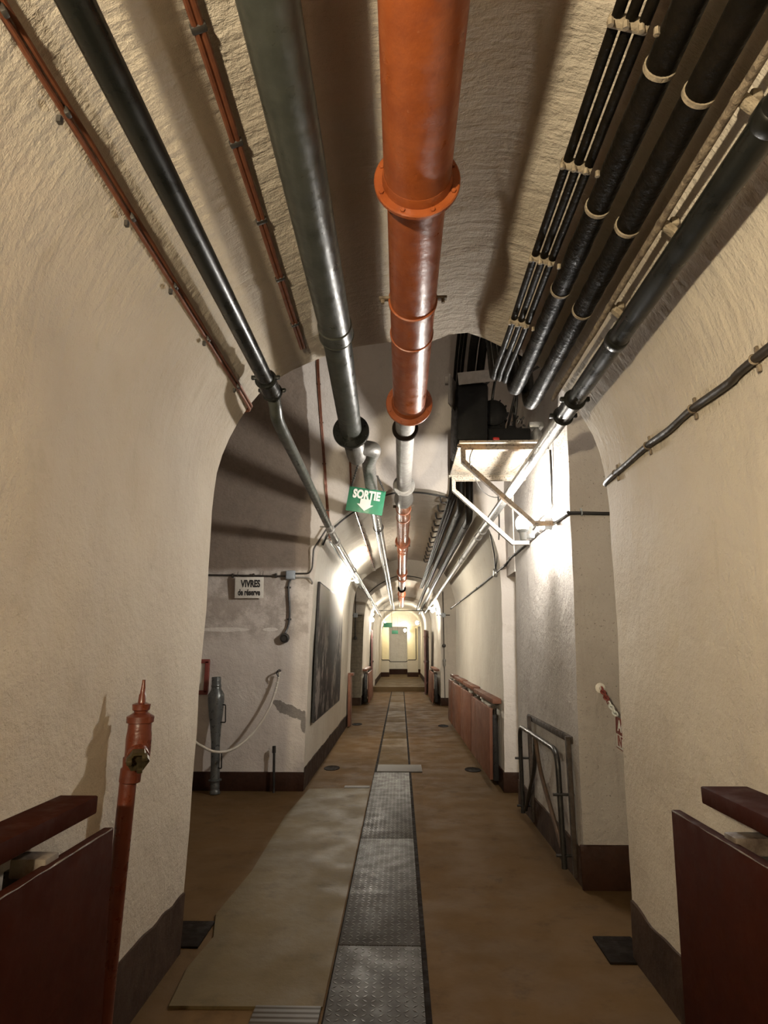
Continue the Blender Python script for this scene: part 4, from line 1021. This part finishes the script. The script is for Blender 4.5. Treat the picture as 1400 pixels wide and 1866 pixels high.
# ------------------------------------------------------------------ folding benches
def bench(label, side, y0, y1, xw, zt=.92, mat='bench', gap=.13, board_x=None, group=None, th=.035, zb=.13, ledge_out=.0, nbr=2, y0l=None, y1l=None):
    """side -1 left wall, +1 right wall; board hangs in front of a ledge fixed to the wall"""
    s = side; xb = xw-s*gap
    t = thing('folding_bench', label, 'bench', (xw-s*.1, (y0+y1)/2, 0), group)
    bm = newbm(); box(bm, (xb, (y0+y1)/2, (zt+zb)/2), (th, y1-y0, zt-zb), Matrix.Rotation(s*.03, 3, 'Y'), .006); obj('board', bm, mat, t)
    if mat == 'bench':
        bm = newbm(); q = [(xb-s*th*.46+s*.0125, y0+(y1-y0-.012)*i/60, zt-.003+.002*noise.noise(Vector((i*.7, s, 0)))) for i in range(61)]
        tube(bm, q, [.0035*max(.15, .6+noise.noise(Vector((i*.31, s*3, 2)))) for i in range(61)], 6); obj('worn_edge', bm, 'bench_edge', t, label='chipped pale edge')
    yl0 = y0 if y0l is None else y0l; yl1 = y1 if y1l is None else y1l
    bm = newbm(); box(bm, (xw-s*(gap*.36), (yl0+yl1)/2, zt+.075), (gap*.78, yl1-yl0, .055), None, .006); obj('ledge', bm, mat, t)
    for i in range(nbr):
        y = y0+(y1-y0)*(.12+.76*i/max(1, nbr-1))
        bm = newbm(); box(bm, (xw-s*gap*.45, y, zt*.52), (gap*.5, .05, zt*.92), None, .004); obj('support', bm, 'steel', t)
        bm = newbm(); box(bm, (xw-s*gap*.62, y, zt-.01), (gap*.6, .07, .05), None, .006); obj('hinge', bm, 'bench_edge', t)
    return t
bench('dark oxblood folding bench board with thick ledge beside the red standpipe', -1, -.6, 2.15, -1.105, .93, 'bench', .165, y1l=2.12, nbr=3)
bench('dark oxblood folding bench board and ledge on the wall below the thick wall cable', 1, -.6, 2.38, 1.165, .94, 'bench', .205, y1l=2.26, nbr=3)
G = 'red-brown folding benches in a row along the gallery wall'
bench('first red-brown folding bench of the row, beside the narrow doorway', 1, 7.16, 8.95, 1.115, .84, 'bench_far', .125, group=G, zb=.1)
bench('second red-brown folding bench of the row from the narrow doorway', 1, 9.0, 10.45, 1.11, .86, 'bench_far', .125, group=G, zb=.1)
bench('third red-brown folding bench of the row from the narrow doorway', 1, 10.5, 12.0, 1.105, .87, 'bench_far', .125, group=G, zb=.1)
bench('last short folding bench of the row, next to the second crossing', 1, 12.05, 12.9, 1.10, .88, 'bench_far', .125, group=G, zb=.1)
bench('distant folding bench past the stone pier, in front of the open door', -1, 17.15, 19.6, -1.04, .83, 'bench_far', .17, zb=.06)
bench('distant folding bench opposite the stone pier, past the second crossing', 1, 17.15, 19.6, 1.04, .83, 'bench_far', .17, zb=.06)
bm = newbm(); box(bm, (-1.0, 12.55, .50), (.05, .42, .96), None, .006); box(bm, (-.985, 12.55, .985), (.12, .3, .05), None, .004)
tag(obj('red_post_board', bm, 'bench_far'), 'narrow upright red-brown board at the corner of the second crossing', 'board')

# ------------------------------------------------------------------ hinged tube frame on the pier
fx = 1.085
def fr(px, py, x=fx): return on_x(px, py, x)
t = thing('folding_stand', 'black tubular frame with inner V struts folded against the pier', 'frame', fr(985, 1500))
far_b, far_t, near_t, near_b = fr(953, 1470), fr(950, 1316), fr(1017, 1352), fr(1027, 1548)
far_t = Vector((fx, far_b.y-.02, .80)); near_t = Vector((fx, near_b.y+.02, .80)); apex = Vector((fx+.005, (far_t.y*.45+near_t.y*.55)+.12, .79))
far_b.z = .06; near_b.z = .06
bm = newbm(); tube(bm, fillet([far_b, far_t, near_t, near_b], .13, 8), .019, 14); obj('tube_frame', bm, 'steel', t)
bm = newbm(); tube(bm, fillet([apex, Vector((fx+.01, apex.y+.08, .55)), far_b+Vector((.012, -.06, .04))], .2), .017, 12); obj('strut', bm, 'steel', t)
bm = newbm(); tube(bm, fillet([apex, Vector((fx+.01, apex.y-.1, .55)), near_b+Vector((.012, .08, .1))], .2), .017, 12); obj('strut', bm, 'brownsteel', t, label='brown strut')
for yy in (far_b.y-.10, near_b.y+.10):
    bm = newbm(); box(bm, (pier_x(.4)-.025, yy-.03 if yy > 5 else yy-.13, .46), (.03, .045, .88), None, .004); obj('wall_bar', bm, 'rustdark', t)
for yy, zz in ((far_b.y, .52), (near_b.y, .52), (far_b.y, .12), (near_b.y, .14)):
    bm = newbm(); tube(bm, [(fx-.05, yy, zz), (pier_x(.4)+.005, yy, zz)], .01, 8); obj('wall_pin', bm, 'steel', t)
bm = newbm(); box(bm, (pier_x(.9)-.006, (far_t.y+near_t.y)/2, .875), (.03, far_t.y-near_t.y+.12, .05), None, .01); obj('top_bar', bm, 'rustdark', t)

# ------------------------------------------------------------------ chain and notice across the right niche
hk = on_y(1096, 1254, PY0-.02)
s0 = Vector((1.352, 4.10, 1.085)); s1 = Vector((1.362, 3.76, 1.05))
t = thing('barrier_chain', 'red and white plastic chain hooked on the pier across the niche', 'chain', hk)
bm = newbm(); lathe(bm, hk+Vector((0, .03, 0)), (0, -1, 0), [(0, .03), (.01, .035), (.02, .012), (.045, .012)], 12); obj('wall_plate', bm, 'white', t)
mid = hk.lerp(s0, .55)
obj('red_links', chain(hk, mid, 5, .007, .014, .02), 'red', t); obj('white_links', chain(mid, s0+Vector((0, -.02, 0)), 4, .006, .013, .02), 'signwhite', t)
obj('white_links', chain(s1, Vector((1.5, 3.52, 1.2)), 7, .006, .013, .02), 'signwhite', t)
rt = s1-s0; fm = face_matrix((s0+s1)/2+Vector((-.0, 0, -.10)), rt, (0, 0, 1)); w = rt.length
t = thing('access_notice', 'red and white no-entry notice hanging on the chain in the niche', 'sign', (s0+s1)/2)
bm = newbm(); box(bm, (0, 0, 0), (w, .19, .006), None, .001); bmesh.ops.transform(bm, matrix=fm, verts=bm.verts); obj('sign_board', bm, 'red', t)
bm = newbm(); box(bm, (0, -.047, .003), (w*.96, .080, .003)); bmesh.ops.transform(bm, matrix=fm, verts=bm.verts); obj('white_band', bm, 'signwhite', t)
bm = newbm(); text_bm(bm, 'ACCES', .095, fm @ Matrix.Translation((0, .044, .0045)), .0015, .001, .95); obj('lettering', bm, 'signwhite', t, fixn=False)
bm = newbm(); text_bm(bm, 'INTERDIT', .09, fm @ Matrix.Translation((0, -.047, .0055)), .0012, .001, .72); obj('lettering', bm, 'red', t, fixn=False)

# ------------------------------------------------------------------ far end of the gallery
def door(label, s, xh, yh, xe, ye, name):
    t = thing(name, label, 'door', (xh, yh, 0))
    a = Vector((xh, yh, 0)); b = Vector((xe, ye, 0)); d = (b-a); L = d.length; ang = math.atan2(d.y, d.x); R = Matrix.Rotation(ang, 3, 'Z'); c = (a+b)/2
    bm = newbm(); box(bm, c+Vector((0, 0, 1.05)), (L, .05, 2.05), R, .004); o = obj('door_leaf', bm, 'doorwood', t)
    for z in (.35, 1.02, 1.85):
        bm = newbm(); box(bm, c+Vector((0, 0, z)), (L*.98, .075, .05), R, .004); obj('cross_rail', bm, 'doorwood', t)
    bm = newbm(); box(bm, b-d*.12+Vector((0, 0, 1.05)), (.05, .12, .05), R); obj('handle', bm, 'steel', t)
    return t
door('open maroon plank door beyond the second crossing, facing the photo board side', 1, .98, 22.3, .80, 20.7, 'gallery_door')
door('open maroon door seen edge-on under the small distant lamp', -1, -1.0, 22.2, -.95, 20.9, 'gallery_door')
t = thing('cross_rod', 'thin level rod spanning the gallery under the pipes near the step', 'rod', (-.1, 21, 2.7))
bm = newbm(); tube(bm, [(-.85, 21.0, 2.72), (.80, 21.0, 2.72)], .014, 8); obj('rod_body', bm, 'clip', t)
bm = newbm(); tube(bm, smooth_path([(-.72, YE-.015, 2.6), (-.86, YE-.015, 2.4), (-.90, YE-.015, 2.0)], 4)[:-1]+fillet([(-.90, YE-.015, 2.0), (-.90, YE-.015, .93), (-.55, YE-.015, .93), (-.50, YE+.2, .84), (.28, YE+.2, .84), (.36, YE-.015, .93), (.74, YE-.015, .93), (.74, YE-.015, 2.4)], .06), .018, 8)
tag(obj('looped_cable', bm, 'cable'), 'black cable outlining the pale yellow end pillars and sagging across the opening', 'cable')
# conduit and sockets on the stone pier and its partner
for x, lab, z0 in ((-1.22, 'thin conduit and small round switch on the distant stone pier', 1.75), (1.17, 'thin conduit and pull switch on the distant plastered pier opposite the stone one', 1.55)):
    t = thing('pier_conduit', lab, 'conduit', (x, 16.95, z0))
    bm = newbm(); tube(bm, [(x, 16.96, z0), (x, 16.96, 3.0)], .012, 8); 
    tube(bm, [(x-.18, 16.96, 2.36), (x+.18, 16.96, 2.36)], .012, 8); obj('conduit_body', bm, 'clip', t)
    bm = newbm(); lathe(bm, (x, 16.97, z0), (0, -1, 0), [(0, .05), (.05, .05), (.06, .035)], 14); obj('switch', bm, 'clip', t)
    bm = newbm(); box(bm, (x, 16.95, 2.36), (.12, .06, .12), None, .01); obj('box', bm, 'bluegrey', t)
    if x > 0:
        bm = newbm(); tube(bm, [(x, 16.96, z0-.05), (x, 16.96, .15)], .009, 8); obj('drop_cable', bm, 'clip', t)
        bm = newbm(); lathe(bm, (x, 16.95, 1.2), (0, 0, -1), [(0, .03), (.05, .045), (.1, .03), (.16, .04), (.2, .02)], 12); obj('pull', bm, 'dullgrey', t)
# cable crossing the vault mouths
def arch_cable(label, P, y, r0, r1, inset, rad=.012):
    pts = []
    for i in range(25):
        x, z = prof_at(P, r0+(r1-r0)*i/24, inset)
        pts.append((x, y, z))
    bm = newbm(); tube(bm, smooth_path(pts, 2), rad, 8); return tag(obj('arch_cable', bm, 'cable'), label, 'cable')
arch_cable('thin black cable following the mouth of the gallery vault behind the exit sign', P2, 7.12, -.78, .36, .02, .010)
arch_cable('thin dark cable following the arch beyond the second crossing', P3, 16.93, -.62, .40, -.10)

# ------------------------------------------------------------------ camera, world, view
cam = bpy.data.cameras.new('camera'); co = bpy.data.objects.new('camera', cam); C.objects.link(co)
cam.sensor_fit = 'VERTICAL'; cam.sensor_height = 36.; cam.lens = FPX/1866*36.; cam.clip_start = .05; cam.clip_end = 100
co.location = (0, 0, EYE); R = Matrix((_r, _u, -_f)).transposed(); co.rotation_euler = R.to_euler()
S.camera = co
w = bpy.data.worlds.new('world'); S.world = w; w.use_nodes = True
w.node_tree.nodes['Background'].inputs[0].default_value = (.5, .45, .38, 1); w.node_tree.nodes['Background'].inputs[1].default_value = .02
S.view_settings.view_transform = 'Standard'; S.view_settings.look = 'None'; S.view_settings.gamma = 1; S.view_settings.exposure = 0.12; S.view_settings.use_curve_mapping = False
S.cycles.use_denoising = True; S.cycles.sample_clamp_indirect = 6; S.cycles.max_bounces = 10; S.cycles.diffuse_bounces = 5
